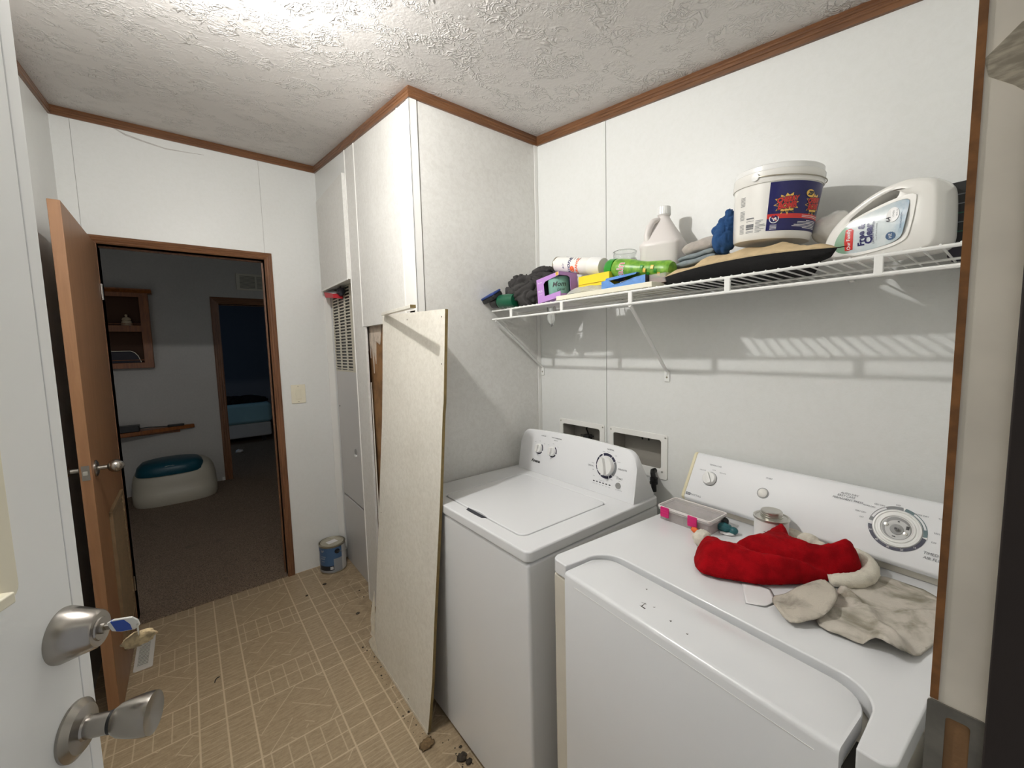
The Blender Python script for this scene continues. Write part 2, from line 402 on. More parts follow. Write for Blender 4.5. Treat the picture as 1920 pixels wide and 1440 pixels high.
def frame(o, ex, ey, ez=None):   # matrix with the given axes
    ex = Vector(ex).normalized(); ey = Vector(ey); ey = (ey-ex*ex.dot(ey)).normalized(); ez = ex.cross(ey)
    return Matrix(((ex.x, ey.x, ez.x, o[0]), (ex.y, ey.y, ez.y, o[1]), (ex.z, ey.z, ez.z, o[2]), (0, 0, 0, 1)))
def along(o, axis, ref=(0, 0, 1)):   # local z along axis
    ez = Vector(axis).normalized(); ref = Vector(ref)
    if abs(ez.dot(ref)) > 0.95: ref = Vector((1, 0, 0))
    ex = (ref-ez*ez.dot(ref)).normalized(); ey = ez.cross(ex)
    return Matrix(((ex.x, ey.x, ez.x, o[0]), (ex.y, ey.y, ez.y, o[1]), (ex.z, ey.z, ez.z, o[2]), (0, 0, 0, 1)))
def text_raw(s, size=0.01, shear=0.0, align='CENTER', ext=0.0, space=1.0, bold=0.0):
    c = bpy.data.curves.new('t', 'FONT'); c.body = s; c.size = size; c.align_x = align; c.align_y = 'CENTER'; c.shear = shear
    c.extrude = ext; c.space_character = space; c.resolution_u = 2; c.offset = bold
    o = bpy.data.objects.new('t', c); COL.objects.link(o)
    dg = bpy.context.evaluated_depsgraph_get(); me = bpy.data.meshes.new_from_object(o.evaluated_get(dg))
    vs = [tuple(v.co) for v in me.vertices]; fs = [tuple(p.vertices) for p in me.polygons]
    bpy.data.objects.remove(o, do_unlink=True); bpy.data.curves.remove(c); bpy.data.meshes.remove(me)
    return vs, fs
TEXTS = []     # flat print is gathered and turned into meshes
def text_on(mb, s, size, mat4, lift=0.0006, mi=0, wx=1.0, **k):
    vs, fs = text_raw(s, size, **k)
    mb.add([(x*wx, y, z+lift) for x, y, z in vs], fs, mi, mat4); return mb
def text_cyl(mb, s, size, cx, cy, a0, z, rfn, rot=0.0, mi=0, wx=1.0, M=None, **k):   # text wrapped on an upright cone/cylinder about local z
    vs, fs = text_raw(s, size, **k); c, sn = math.cos(rot), math.sin(rot); out = []
    for x, y, zz in vs:
        x *= wx; x2, y2 = x*c-y*sn, x*sn+y*c
        r = rfn(z+y2); a = a0+x2/r; out.append((cx+r*math.cos(a), cy+r*math.sin(a), z+y2))
    mb.add(out, fs, mi, M); return mb
def patch_cyl(mb, cx, cy, a0, a1, z0, z1, rfn, n=24, mi=0, nz=2, M=None):
    rows = [[(cx+rfn(z)*math.cos(a), cy+rfn(z)*math.sin(a), z) for a in [a0+(a1-a0)*i/n for i in range(n+1)]] for z in [z0+(z1-z0)*j/nz for j in range(nz+1)]]
    vs = [p for r in rows for p in r]; fs = []
    for i in range(nz):
        for k in range(n): fs.append((i*(n+1)+k, i*(n+1)+k+1, (i+1)*(n+1)+k+1, (i+1)*(n+1)+k))
    mb.add(vs, fs, mi, M); return mb
def smooth_loop(pts, it=2):
    for _ in range(it):
        out = []
        for i in range(len(pts)):
            a = pts[i]; b = pts[(i+1) % len(pts)]
            out += [tuple(a[k]*0.75+b[k]*0.25 for k in range(len(a))), tuple(a[k]*0.25+b[k]*0.75 for k in range(len(a)))]
        pts = out
    return pts
def pillow(outline, top, bot, step=0.006, it=2):
    """closed soft body over an outline in plan: top(x, y, d) and bot(x, y, d) give heights, d = distance to the edge"""
    ol = smooth_loop(outline, it)
    xs = [p[0] for p in ol]; ys = [p[1] for p in ol]
    def dist(x, y):
        best = 9.0
        for i in range(len(ol)):
            ax, ay = ol[i]; bx, by = ol[(i+1) % len(ol)]; dx, dy = bx-ax, by-ay; L = dx*dx+dy*dy+1e-12
            tt = max(0, min(1, ((x-ax)*dx+(y-ay)*dy)/L)); q = (ax+dx*tt-x)**2+(ay+dy*tt-y)**2
            if q < best: best = q
        return math.sqrt(best)
    def inside(x, y):
        c = False; j = len(ol)-1
        for i in range(len(ol)):
            if (ol[i][1] > y) != (ol[j][1] > y) and x < (ol[j][0]-ol[i][0])*(y-ol[i][1])/(ol[j][1]-ol[i][1]+1e-15)+ol[i][0]: c = not c
            j = i
        return c
    pts = [Vector(p) for p in ol]; nb = len(pts)
    x = min(xs)
    row = 0
    while x < max(xs):
        y = min(ys)+(step/2 if row % 2 else 0)
        while y < max(ys):
            if inside(x, y) and dist(x, y) > step*0.55: pts.append(Vector((x, y)))
            y += step
        x += step*0.87; row += 1
    vv, _, ff, *_r = delaunay_2d_cdt(pts, [(i, (i+1) % nb) for i in range(nb)], [], 1, 1e-7)
    n = len(vv); D = [dist(p.x, p.y) for p in vv]; B = [d < 1e-5 for d in D]
    T = [(p.x, p.y, top(p.x, p.y, d)) for p, d in zip(vv, D)]
    mb = MB(); vs = list(T); idx = list(range(n))
    for i, p in enumerate(vv):
        if not B[i]: idx[i] = len(vs); vs.append((p.x, p.y, bot(p.x, p.y, D[i])))
    fs = [tuple(f) for f in ff]+[tuple(idx[i] for i in f)[::-1] for f in ff]
    mb.add(vs, fs); return mb
def nz(x, y, z=0.0, s=1.0): return noise.noise(Vector((x*s, y*s, z)))
def rz_(a): return Matrix.Rotation(a, 4, 'Z')
def ceil_z(y): return ROOM_H0+SLOPE*y
def copies(o, locs, parent):
    for l in locs:
        c = o.copy(); COL.objects.link(c); c.parent = parent; c.location = l

# ================================================================== STRUCTURE
YE = -0.10                                      # outer face of the exterior wall
# floors
struct('floor', MB().box(XL-0.1, 1.52, YE, YB+0.004, -0.06, 0.0), 'vinyl')
n = 60; edge = [(-0.31+0.74*i/n, YB-0.004+0.006*nz(i*0.9, 3.1)-0.01*(1-i/n)*0.6, 0) for i in range(n+1)]
poly = [(p[0], p[1]) for p in edge]+[(0.43, YB+0.1), (1.32, YB+0.1), (1.32, YH+0.1), (-1.42, YH+0.1), (-1.42, YB+0.1), (-0.31, YB+0.1)]
struct('floor', MB().prism(poly, -0.05, 0.008), 'carpet')
struct('floor', MB().box(-1.42, 2.3, YH+0.1, 9.7, -0.05, 0.008), 'carpet')
# ceilings
c = MB(); y0, y1 = YE, YB+0.1
c.add([(x, y, ceil_z(y)+dz) for dz in (0, 0.05) for y in (y0, y1) for x in (XL-0.1, 1.52)], [(0, 2, 3, 1), (4, 5, 7, 6), (0, 1, 5, 4), (2, 6, 7, 3), (0, 4, 6, 2), (1, 3, 7, 5)])
struct('ceiling', c, 'ceiling')
struct('ceiling', MB().box(-1.45, 1.35, YB+0.1, YH+0.1, 2.80, 2.86), 'hall_wall')
struct('ceiling', MB().box(-1.45, 2.35, YH+0.1, 9.7, 2.60, 2.66), 'bed_wall')

def sloped_wall_y(x0, x1, ya, yb, z0=0.0):     # slab between x0 and x1 running along y under the sloped ceiling
    vs = [(x, y, z) for y in (ya, yb) for x in (x0, x1) for z in (z0, ceil_z(y))]
    return vs, [(0, 1, 3, 2), (4, 6, 7, 5), (0, 4, 5, 1), (2, 3, 7, 6), (0, 2, 6, 4), (1, 5, 7, 3)]
# right wall: backing and two vinyl panels with a seam, each with an opening for a recessed box
wr = struct('wall_right', MB().add(*sloped_wall_y(1.50, 1.56, YE, YB+0.1)), 'inside')
TH = 0.008
def panel_with_hole(ya, yb, ha, hb, za, zb):
    m = MB(); x0, x1 = XR, XR+TH
    m.add(*sloped_wall_y(x0, x1, ya, ha)); m.add(*sloped_wall_y(x0, x1, hb, yb))
    m.add(*sloped_wall_y(x0, x1, ha, hb, zb)); m.box(x0, x1, ha, hb, 0, za)
    return m
def bm_merge(o):
    bm = bmesh.new(); bm.from_mesh(o.data); bmesh.ops.remove_doubles(bm, verts=bm.verts, dist=1e-5)
    bm.to_mesh(o.data); bm.free()
o = build('wall_panel', panel_with_hole(1.124, YF, 1.160, 1.386, 0.985, 1.098), 'wall', wr); bm_merge(o)
o = build('wall_panel', panel_with_hole(YE, 1.1215, 0.860, 1.086, 0.985, 1.098), 'wall', wr); bm_merge(o)
build('wall_panel', MB().add(*sloped_wall_y(XR, XR+TH, YF+0.09, YB)), 'closet', wr)
# closet front wall (behind the washer) with its corner strips
wc = struct('wall_closet_front', MB().box(XF, XR, YF+0.004, YF+0.08, 0, ceil_z(YF)), 'wall')
build('wall_panel', MB().box(XF+0.031, XR-0.024, YF, YF+0.004, 0, ceil_z(YF)), 'wall_mottled', wc)
build('corner_strip', MB().box(XR-0.022, XR-0.0005, YF-0.004, YF+0.004, 0, ceil_z(YF)-0.03), 'white_trim', wc, bevel=0.002)
build('corner_strip', MB().box(XF-0.004, XF+0.0275, YF-0.004, YF+0.004, 0, ceil_z(YF)-0.03), 'white_trim', wc, bevel=0.002)
# closet side wall (faces the hall side of the room): panels, post, the open hole and the furnace bay
ws = struct('wall_closet_side', MB().add(*sloped_wall_y(XF+0.012, XF+0.05, YF+0.08, 2.20, 1.597)), 'wall')
m = MB(); m.add(*sloped_wall_y(XF, XF+0.012, YF+0.004, 2.204, 1.597)); build('wall_panel', m, 'wall_mottled', ws)
m = MB().box(XF, XF+0.05, YF+0.08, 1.60, 0, 1.597); build('wall_panel', m, 'wall_mottled', ws)
m = MB(); m.add(*sloped_wall_y(XF, XF+0.012, 2.208, 2.352)); m.box(XF, XF+0.012, 2.180, 2.208, 0, 1.60); build('furnace_post', m, 'wall_mottled', ws)
m = MB(); m.add(*sloped_wall_y(XF, XF+0.05, 2.352, YB, 1.872)); build('wall_panel', m, 'wall', ws)
def batten(y, w, z0=0.0, z1=None, t=0.003, mat='white_trim'):
    build('batten', MB().box(XF-t, XF+0.0005, y-w/2, y+w/2, z0, z1 or ceil_z(y)-0.04), mat, ws, bevel=0.001)
batten(1.660, 0.010, 1.60); batten(2.206, 0.010, 1.597); batten(2.354, 0.011); batten(1.600, 0.118, 1.63, t=0.0015)
build('corner_strip', MB().box(XF-0.004, XF+0.0005, YF-0.004, YF+0.028, 1.0, ceil_z(YF)-0.035), 'white_trim', ws, bevel=0.002)
build('closet_lining', MB().box(1.02, 1.05, YF+0.09, 2.335, 0, 2.2), 'closet', ws)
build('closet_lining', MB().box(XF+0.013, 1.05, 2.335, 2.352, 0, 2.2), 'closet', ws)
build('closet_lining', MB().box(XF+0.05, 1.02, YF+0.085, 2.335, 1.75, 1.78), 'closet', ws)
# loose edge of board and torn lining hanging in the hole
m = MB(); m.box(XF+0.034, XF+0.042, 1.70, 2.325, 0.0, 1.66)
build('backing_board', m, 'brown_board', ws)
m = MB()
ol = [(2.02, 1.60), (2.31, 1.60), (2.305, 1.54), (2.285, 1.555), (2.262, 1.50), (2.245, 1.545), (2.228, 1.47), (2.215, 1.53), (2.200, 1.43), (2.192, 1.52), (2.172, 1.46), (2.160, 1.35), (2.150, 1.50), (2.128, 1.40), (2.112, 1.52), (2.06, 1.50)]
m.prism([(p[0], p[1]) for p in ol], 0, 0.004, M=Matrix(((0, 0, 1, XF+0.029), (1, 0, 0, 0), (0, 1, 0, 0), (0, 0, 0, 1))))
build('torn_lining', m, 'insul', ws)
# leaning thin edge of a second panel beside the post
m = MB(); m.add([(XF+0.022, 2.205, 1.30), (XF+0.027, 2.205, 1.30), (XF+0.006, 2.135, 0.002), (XF+0.001, 2.135, 0.002), (XF+0.022, 2.197, 1.30), (XF+0.027, 2.197, 1.30), (XF+0.006, 2.125, 0.002), (XF+0.001, 2.125, 0.002)],
    [(0, 1, 2, 3), (4, 7, 6, 5), (0, 3, 7, 4), (1, 5, 6, 2), (0, 4, 5, 1), (3, 2, 6, 7)])
build('panel_edge', m, 'cream_panel', ws)
# far wall with the doorway
wf = struct('wall_far', MB().box(XL-0.1, -0.308, YB+0.004, YB+0.1, 0, 2.80).box(-0.308, 0.425, YB+0.004, YB+0.1, 2.044, 2.80).box(0.425, 1.5, YB+0.004, YB+0.1, 0, 2.80), 'hall_wall')
bm_merge(wf)
zc = ceil_z(YB)
build('wall_panel', MB().box(XL, -0.356, YB, YB+0.004, 0, zc), 'wall', wf)
o = build('wall_panel', MB().box(-0.354, -0.308, YB, YB+0.004, 0, zc).box(-0.308, 0.425, YB, YB+0.004, 2.044, zc).box(0.425, 0.432, YB, YB+0.004, 0, zc), 'wall', wf); bm_merge(o)
build('wall_panel', MB().box(0.434, 1.0, YB, YB+0.004, 0, zc), 'wall', wf)
build('batten', MB().box(0.4335, 0.4415, YB-0.0015, YB+0.001, 2.09, zc-0.03), 'wall', wf)
build('corner_strip', MB().box(0.758, 0.800, YB-0.006, YB+0.001, 0, 1.85), 'white_trim', wf, bevel=0.002)
sm = [(-0.213, 2.640), (-0.155, 2.612), (-0.085, 2.598), (0.002, 2.585), (0.093, 2.590), (0.170, 2.596)]
m = MB(); hw = [0.002, 0.005, 0.004, 0.003, 0.002, 0.001]
m.prism([(x, z+w) for (x, z), w in zip(sm, hw)]+[(x, z-w) for (x, z), w in list(zip(sm, hw))[::-1]], 0, 0.0003, M=Matrix(((1, 0, 0, 0), (0, 0, -1, YB-0.0002), (0, 1, 0, 0), (0, 0, 0, 1))))
build('wall_smudge', m, 'smudge', wf)
# left wall
wl = struct('wall_left', MB().add(*sloped_wall_y(XL-0.1, XL-0.004, YE, YB+0.1)), 'inside')
build('wall_panel', MB().add(*sloped_wall_y(XL-0.004, XL, YW, YB)), 'wall', wl)
# exterior wall at the camera's back, with the doorway the camera stands in
XJ = 0.36; DH = 2.03
o = struct('wall_front', MB().box(XJ+0.004, 1.5, YE, YW, 0, ceil_z(YW)).box(XL-0.1, XJ+0.004, YE, YW, DH, ceil_z(YW)), 'wall')
bm_merge(o)
# jamb of the exterior doorway
jb = struct('trim_8', MB().box(XJ, XJ+0.004, 0.0035, YW-0.0005, 0, DH), 'jamb')
build('raw_edge', MB().box(XJ-0.0006, XJ+0.004, YW-0.0038, YW, 1.238, DH), 'jamb_edge', jb)
build('weatherstrip', MB().box(XJ-0.006, XJ+0.004, -0.028, 0.0035, 0, DH), 'stop', jb, bevel=0.001)
build('outer_jamb', MB().box(XJ, XJ+0.004, YE, -0.028, 0, DH), 'jamb', jb)
st = MB(); Mx = Matrix(((0, 0, -1, XJ), (1, 0, 0, 0), (0, 1, 0, 0), (0, 0, 0, 1)))
st.plate(rrect(0.0028, YW+0.001, 1.165, 1.237, 0.002), rrect(0.009, 0.0195, 1.182, 1.230, 0.002), 0, 0.0012, M=Mx)
build('strike_plate', st, 'strike', jb)
build('strike_hole', MB().box(XJ-0.0003, XJ+0.003, 0.009, 0.0195, 1.182, 1.230), 'brown_board', jb)
m = MB(); m.prism([(0.0035, 1.636), (0.011, 1.634), (0.0235, 1.622), (0.0215, 1.612), (0.012, 1.603), (0.008, 1.598), (0.0035, 1.598)], 0, 0.0003, M=Mx)
build('tape_residue', m, 'grime', jb)
# crown trim
PROF = [(0, 0), (0.010, 0), (0.010, 0.012), (0.0125, 0.014), (0.0125, 0.019), (0.010, 0.021), (0.010, 0.024), (0.0125, 0.026), (0.0125, 0.031), (0.010, 0.033), (0.008, 0.043), (0, 0.043)]
def crown(i, p, q, out, e0=0.0, e1=0.0, mat='trim_x'):
    p = Vector(p); q = Vector(q); out = Vector(out); d = (q-p); d.z = 0; d.normalize(); n = len(PROF); vs = []
    for pt, e in ((p, e0), (q, e1)):
        for o_, u_ in PROF:
            w = pt+out*o_+d*(e*o_*(1 if pt is q else -1)); w.z = ceil_z(w.y)-0.043+u_; vs.append(w)
    fs = [tuple(range(n))[::-1], tuple(range(n, 2*n))]+[(k, (k+1) % n, n+(k+1) % n, n+k) for k in range(n)]
    struct('trim_%d' % i, MB().add(vs, fs), mat)
crown(1, (XR, YW, 0), (XR, YF, 0), (-1, 0, 0), -1, -1, 'trim_y')
crown(2, (XF, YF, 0), (XR, YF, 0), (0, -1, 0), 1, -1, 'trim_x')
crown(3, (XF, YB, 0), (XF, YF, 0), (-1, 0, 0), -1, 1, 'trim_y')
crown(4, (XL, YB, 0), (XF, YB, 0), (0, -1, 0), -1, -1, 'trim_x')
crown(5, (XL, YW, 0), (XL, YB, 0), (1, 0, 0), -1, -1, 'trim_y')
# door casing round the inner doorway, mitred, fluted
CP = [(0, 0), (0, 0.010), (0.006, 0.014), (0.012, 0.011), (0.018, 0.014), (0.024, 0.011), (0.030, 0.014), (0.036, 0.012), (0.042, 0.008), (0.042, 0)]   # (across from the opening, out of the wall)
def casing(i, x0, x1, zt, yb, side, mats=('trim_z', 'trim_x'), w=1.0):
    def piece(a, b, ac, out_dir, name, mat):
        vs = []; n = len(CP)
        for pt, sg in ((Vector(a), ac[0]), (Vector(b), ac[1])):
            for c_, o_ in CP:
                vs.append(pt+Vector(out_dir)*(c_*w)+Vector(sg)*(c_*w)+Vector((0, side*o_, 0)))
        fs = [tuple(range(n))[::-1], tuple(range(n, 2*n))]+[(k, (k+1) % n, n+(k+1) % n, n+k) for k in range(n)]
        return build(name, MB().add(vs, fs), mat, root)
    root = struct('trim_%d' % i, MB().box(x0-0.019, x0, min(yb, yb-side*0.1)-0.0, max(yb, yb-side*0.1), 0, zt).box(x1, x1+0.019, min(yb, yb-side*0.1), max(yb, yb-side*0.1), 0, zt).box(x0-0.019, x1+0.019, min(yb, yb-side*0.1), max(yb, yb-side*0.1), zt, zt+0.019), mats[0])
    bm_merge(root)
    Z = (0, 0, 0)
    piece((x0, yb, 0), (x0, yb, zt), (Z, (0, 0, 1)), (-1, 0, 0), 'casing_side', mats[0])
    piece((x1, yb, 0), (x1, yb, zt), (Z, (0, 0, 1)), (1, 0, 0), 'casing_side', mats[0])
    piece((x0, yb, zt), (x1, yb, zt), ((-1, 0, 0), (1, 0, 0)), (0, 0, 1), 'casing_head', mats[1])
    build('door_stop', MB().box(x1-0.010, x1, yb-side*0.062, yb-side*0.05, 0, zt).box(x0, x1, yb-side*0.062, yb-side*0.05, zt-0.010, zt), mats[0], root)
    return root
casing(6, -0.308, 0.425, 2.044, YB, -1)
casing(7, 0.341, 1.06, 2.045, YH, -1, w=1.8)
# hall and bedroom shell
struct('wall_hall_left', MB().box(-1.45, -1.40, YB+0.1, YH, 0, 2.80), 'hall_wall')
struct('wall_hall_right', MB().box(1.30, 1.35, YB+0.1, YH, 0, 2.80), 'hall_wall')
o = struct('wall_hall_back', MB().box(-1.45, 0.341, YH, YH+0.1, 0, 2.80).box(1.06, 1.35, YH, YH+0.1, 0, 2.80).box(0.341, 1.06, YH, YH+0.1, 2.045, 2.80), 'hall_wall'); bm_merge(o)
struct('baseboard_hall', MB().box(0.235, 0.264, YH-0.012, YH-0.0005, 0.008, 0.05), 'white_trim', bevel=0.004)
struct('wall_bedroom_left', MB().box(-1.45, -1.40, YH+0.1, 9.7, 0, 2.60), 'bed_wall')
struct('wall_bedroom_right', MB().box(2.30, 2.35, YH+0.1, 9.7, 0, 2.60), 'bed_wall')
struct('wall_bedroom_far', MB().box(-1.45, 2.35, 9.7, 9.75, 0, 2.60), 'bed_wall')
struct('wall_bedroom_near', MB().box(1.35, 2.30, YH+0.05, YH+0.1, 0, 2.60), 'bed_wall')
wn = struct('window_1', MB().plate(rrect(6.85, 7.75, 1.0, 2.1, 0.004, 1), rrect(6.91, 7.69, 1.06, 2.04, 0.004, 1), 0, 0.02, M=Matrix(((0, 0, 1, -1.40), (1, 0, 0, 0), (0, 1, 0, 0), (0, 0, 0, 1)))), 'white_trim')
build('window_pane', MB().box(-1.399, -1.392, 6.91, 7.69, 1.06, 2.04), 'window_light', wn)

# ---------------------------------------------------------------- interior door leaf, standing open against the left wall
XA, XB = -0.342, -0.308
d1 = struct('door_1', MB().box(XA, XB, 2.19, 2.935, 0.012, 2.035), 'door_wood', bevel=0.0015)
kz, ky = 1.035, 2.262
def knob_set(parent, side):
    ax = Vector((side, 0, 0)); x0 = XB if side > 0 else XA
    build('rose', MB().lathe([(0.0, 0), (0.033, 0), (0.033, 0.004), (0.024, 0.009), (0.012, 0.010), (0.0, 0.010)], 32, along((x0, ky, kz), ax)), 'nickel', parent, smooth=True)
    build('knob', MB().lathe([(0.009, 0.008), (0.009, 0.034), (0.017, 0.038), (0.024, 0.048), (0.0255, 0.058), (0.023, 0.068), (0.015, 0.078), (0.006, 0.084), (0.0, 0.085)], 32, along((x0, ky, kz), ax)), 'nickel', parent, smooth=True)
knob_set(d1, 1); knob_set(d1, -1)
build('latch_plate', MB().box(XA+0.006, XB-0.006, 2.1885, 2.191, kz-0.028, kz+0.028), 'nickel', d1)
build('latch_bolt', MB().box(XA+0.010, XB-0.011, 2.178, 2.19, kz-0.007, kz+0.007), 'steel', d1, bevel=0.002)
lv = build('louver_frame', MB().plate(rrect(2.44, 2.83, 0.16, 0.80, 0.003, 1), rrect(2.462, 2.808, 0.182, 0.778, 0.003, 1), 0, 0.012, M=Matrix(((0, 0, 1, XB), (1, 0, 0, 0), (0, 1, 0, 0), (0, 0, 0, 1)))), 'louver', d1, bevel=0.001)
sl = MB().add([(XB+0.001, 2.462, 0), (XB+0.009, 2.462, -0.014), (XB+0.010, 2.462, -0.012), (XB+0.002, 2.462, 0.002), (XB+0.001, 2.808, 0), (XB+0.009, 2.808, -0.014), (XB+0.010, 2.808, -0.012), (XB+0.002, 2.808, 0.002)], [(0, 1, 2, 3), (7, 6, 5, 4), (0, 4, 5, 1), (1, 5, 6, 2), (2, 6, 7, 3), (3, 7, 4, 0)])
s0 = build('slat', sl, 'louver', lv); s0.location = (0, 0, 0.198)
copies(s0, [(0, 0, 0.198+0.0195*k) for k in range(1, 30)], lv)
for hz in (0.25, 1.80):
    build('hinge', MB().tube([(XB+0.004, 2.938, hz-0.04), (XB+0.004, 2.938, hz+0.04)], 0.005, 10), 'nickel', d1)

# ---------------------------------------------------------------- exterior door, swung in to the left of the camera
ang = math.atan2(0.705, 0.286)
DL = 0.760
d2 = bpy.data.objects.new('door_2', None); COL.objects.link(d2); ROOT['door_2'] = Matrix.Translation((-0.41, 0.03, 0)) @ Matrix.Rotation(ang, 4, 'Z'); d2.matrix_world = ROOT['door_2']; d2['kind'] = 'structure'
dk = dict(world=False)
S0, S1, Z0, Z1 = 0.10, 0.652, 1.238, 1.86        # window opening in door coordinates
m = MB()
XE = DL-0.0195
m.box(0, XE, 0, 0.038, 0.012, Z0).box(0, XE, 0, 0.038, Z1, 2.02).box(0, S0, 0, 0.038, Z0, Z1).box(S1, XE, 0, 0.038, Z0, Z1)
o = build('door_panel', m, 'ext_white', d2, **dk); bm_merge(o)
build('edge_strip', MB().box(XE+0.0018, DL, 0, 0.038, 0.012, 2.02), 'ext_white', d2, bevel=0.001, **dk)
build('seam', MB().box(XE, XE+0.0018, 0.003, 0.036, 0.012, 2.02), 'dark_gap', d2, **dk)
Fy = Matrix(((1, 0, 0, 0), (0, 0, -1, 0), (0, 1, 0, 0), (0, 0, 0, 1)))     # plate xy -> door xz, z -> -y
m = MB().plate(rrect(S0-0.022, S1+0.008, Z0-0.012, Z1+0.02, 0.012, 4), rrect(S0+0.012, S1-0.022, Z0+0.022, Z1-0.014, 0.008, 4), 0, 0.012, M=Fy)
wfm = build('window_frame', m, 'cream_light', d2, bevel=0.003, **dk)
build('window_sill', MB().box(S0-0.022, S1-0.012, -0.022, -0.010, Z0-0.010, Z0+0.002), 'cream_light', d2, bevel=0.002, **dk)
build('window_pane', MB().box(S0+0.008, S1-0.018, 0.014, 0.019, Z0+0.018, Z1-0.010), 'window_light', d2, **dk)
def dloc(s, n, z): return ROOT['door_2'] @ Vector((s, -n, z))
nrm = (ROOT['door_2'].to_3x3() @ Vector((0, -1, 0)))
DB = (0.7225, 1.140); KN = (0.722, 1.017)
db = build('deadbolt', MB().lathe([(0.0, 0), (0.0315, 0), (0.0315, 0.003), (0.0215, 0.034), (0.0195, 0.036), (0.0, 0.036)], 40, along(dloc(DB[0], 0, DB[1]), nrm)), 'nickel', d2, smooth=True, angle=30)
build('key_cylinder', MB().lathe([(0.0135, 0.036), (0.0125, 0.0375), (0.0065, 0.0375), (0.006, 0.041), (0.0, 0.041)], 28, along(dloc(DB[0], 0, DB[1]), nrm)), 'nickel', db, smooth=True, angle=30)
kb = build('door_knob', MB().lathe([(0.0, 0), (0.033, 0), (0.033, 0.003), (0.026, 0.009), (0.014, 0.011), (0.0125, 0.013), (0.0125, 0.038), (0.0, 0.038)], 40, along(dloc(KN[0], 0, KN[1]), nrm)), 'nickel', d2, smooth=True, angle=30)
build('knob_collar', MB().lathe([(0.0, 0.036), (0.0132, 0.036), (0.0132, 0.0405), (0.0, 0.0405)], 32, along(dloc(KN[0], 0, KN[1]), nrm)), 'black', kb, smooth=True, angle=30)
build('knob_grip', MB().lathe([(0.0, 0.040), (0.0145, 0.040), (0.0185, 0.046), (0.0215, 0.056), (0.0235, 0.066), (0.0245, 0.076), (0.0240, 0.080), (0.0225, 0.0795), (0.0, 0.076)], 40, along(dloc(KN[0], 0, KN[1]), nrm)), 'nickel', kb, smooth=True, angle=30)
# key standing in the lock with its ring and fob
kb0 = dloc(DB[0], 0.041, DB[1])
ky = thing('door_key', 'key with blue cover left in the deadbolt of the white door', 'key', kb0)
side = Vector((0, 0, 1)); tan = nrm.cross(side).normalized()
KM = frame(kb0, nrm, Vector((0, 0, 1))*0.9+tan*0.45)
build('blade', MB().box(-0.004, 0.008, -0.004, 0.004, -0.001, 0.001, M=KM), 'steel', ky)
kh = [(0.004, -0.008), (0.012, -0.0125), (0.026, -0.0125), (0.033, -0.006), (0.034, 0.004), (0.030, 0.012), (0.012, 0.0125), (0.004, 0.008)]
build('key_rim', MB().prism(kh, -0.0012, 0.0012, M=KM), 'key_white', ky, bevel=0.0006)
build('key_cover', MB().prism([(0.0085, -0.009), (0.0125, -0.011), (0.024, -0.011), (0.025, 0.000), (0.022, 0.011), (0.0085, 0.011)], -0.0019, 0.0019, M=KM), 'key_blue', ky, bevel=0.0006)
rc = Vector(KM @ Vector((0.031, -0.003, 0))); 
ring = [rc+Vector((0, 0, -0.008))+Vector((0, 0, 1))*(0.0085*math.cos(a))+(nrm*0.5+tan*0.86)*(0.0085*math.sin(a)) for a in [2*PI*i/24 for i in range(25)]]
build('key_ring', MB().tube(ring, 0.0008, 6, cap=False), 'steel', ky, smooth=True)
fo = rc+Vector((0, 0, -0.020))
fx = Vector((r2.x, r2.y, 0)).normalized()
FM = frame(fo, fx*0.93+Vector((0, 0, 0.36)), Vector((0, 0, 1)))
m = MB()
def fobf(p): return 1+0.22*noise.noise(p*2.2)+0.08*noise.noise(p*6)
m.ball((0, 0, 0), (0.023, 0.0085, 0.009), 22, 14, fn=fobf)
m.v = [tuple(FM @ Vector(p)) for p in m.v]
build('fob', m, 'fob', ky, smooth=True, angle=180)

# ================================================================== THINGS
# ceiling lamp, just above the frame: porcelain base and a bare bulb
lp = thing('ceiling_lamp', 'bare bulb lamp in a white porcelain holder on the textured ceiling', 'lamp', (LAMP.x, LAMP.y, ceil_z(LAMP.y)))
zc = ceil_z(LAMP.y)
build('lamp_holder', MB().lathe([(0.0, zc+0.012), (0.055, zc+0.010), (0.055, zc-0.012), (0.030, zc-0.030), (0.024, zc-0.038), (0.0, zc-0.038)], 32, Matrix.Translation((LAMP.x, LAMP.y, 0))), 'plastic_white', lp, smooth=True)
em = bpy.data.materials.new('lit_bulb'); em.use_nodes = True
bs = em.node_tree.nodes['Principled BSDF']; bs.inputs['Base Color'].default_value = (0, 0, 0, 1); bs.inputs['Specular IOR Level'].default_value = 0
bs.inputs['Emission Color'].default_value = (1.0, 0.985, 0.965, 1); RB = 0.020
bs.inputs['Emission Strength'].default_value = LAMP_W/(PI*4*PI*RB*RB)
build('bulb', MB().ball(LAMP, RB, 20, 12), em, lp, smooth=True, angle=180)

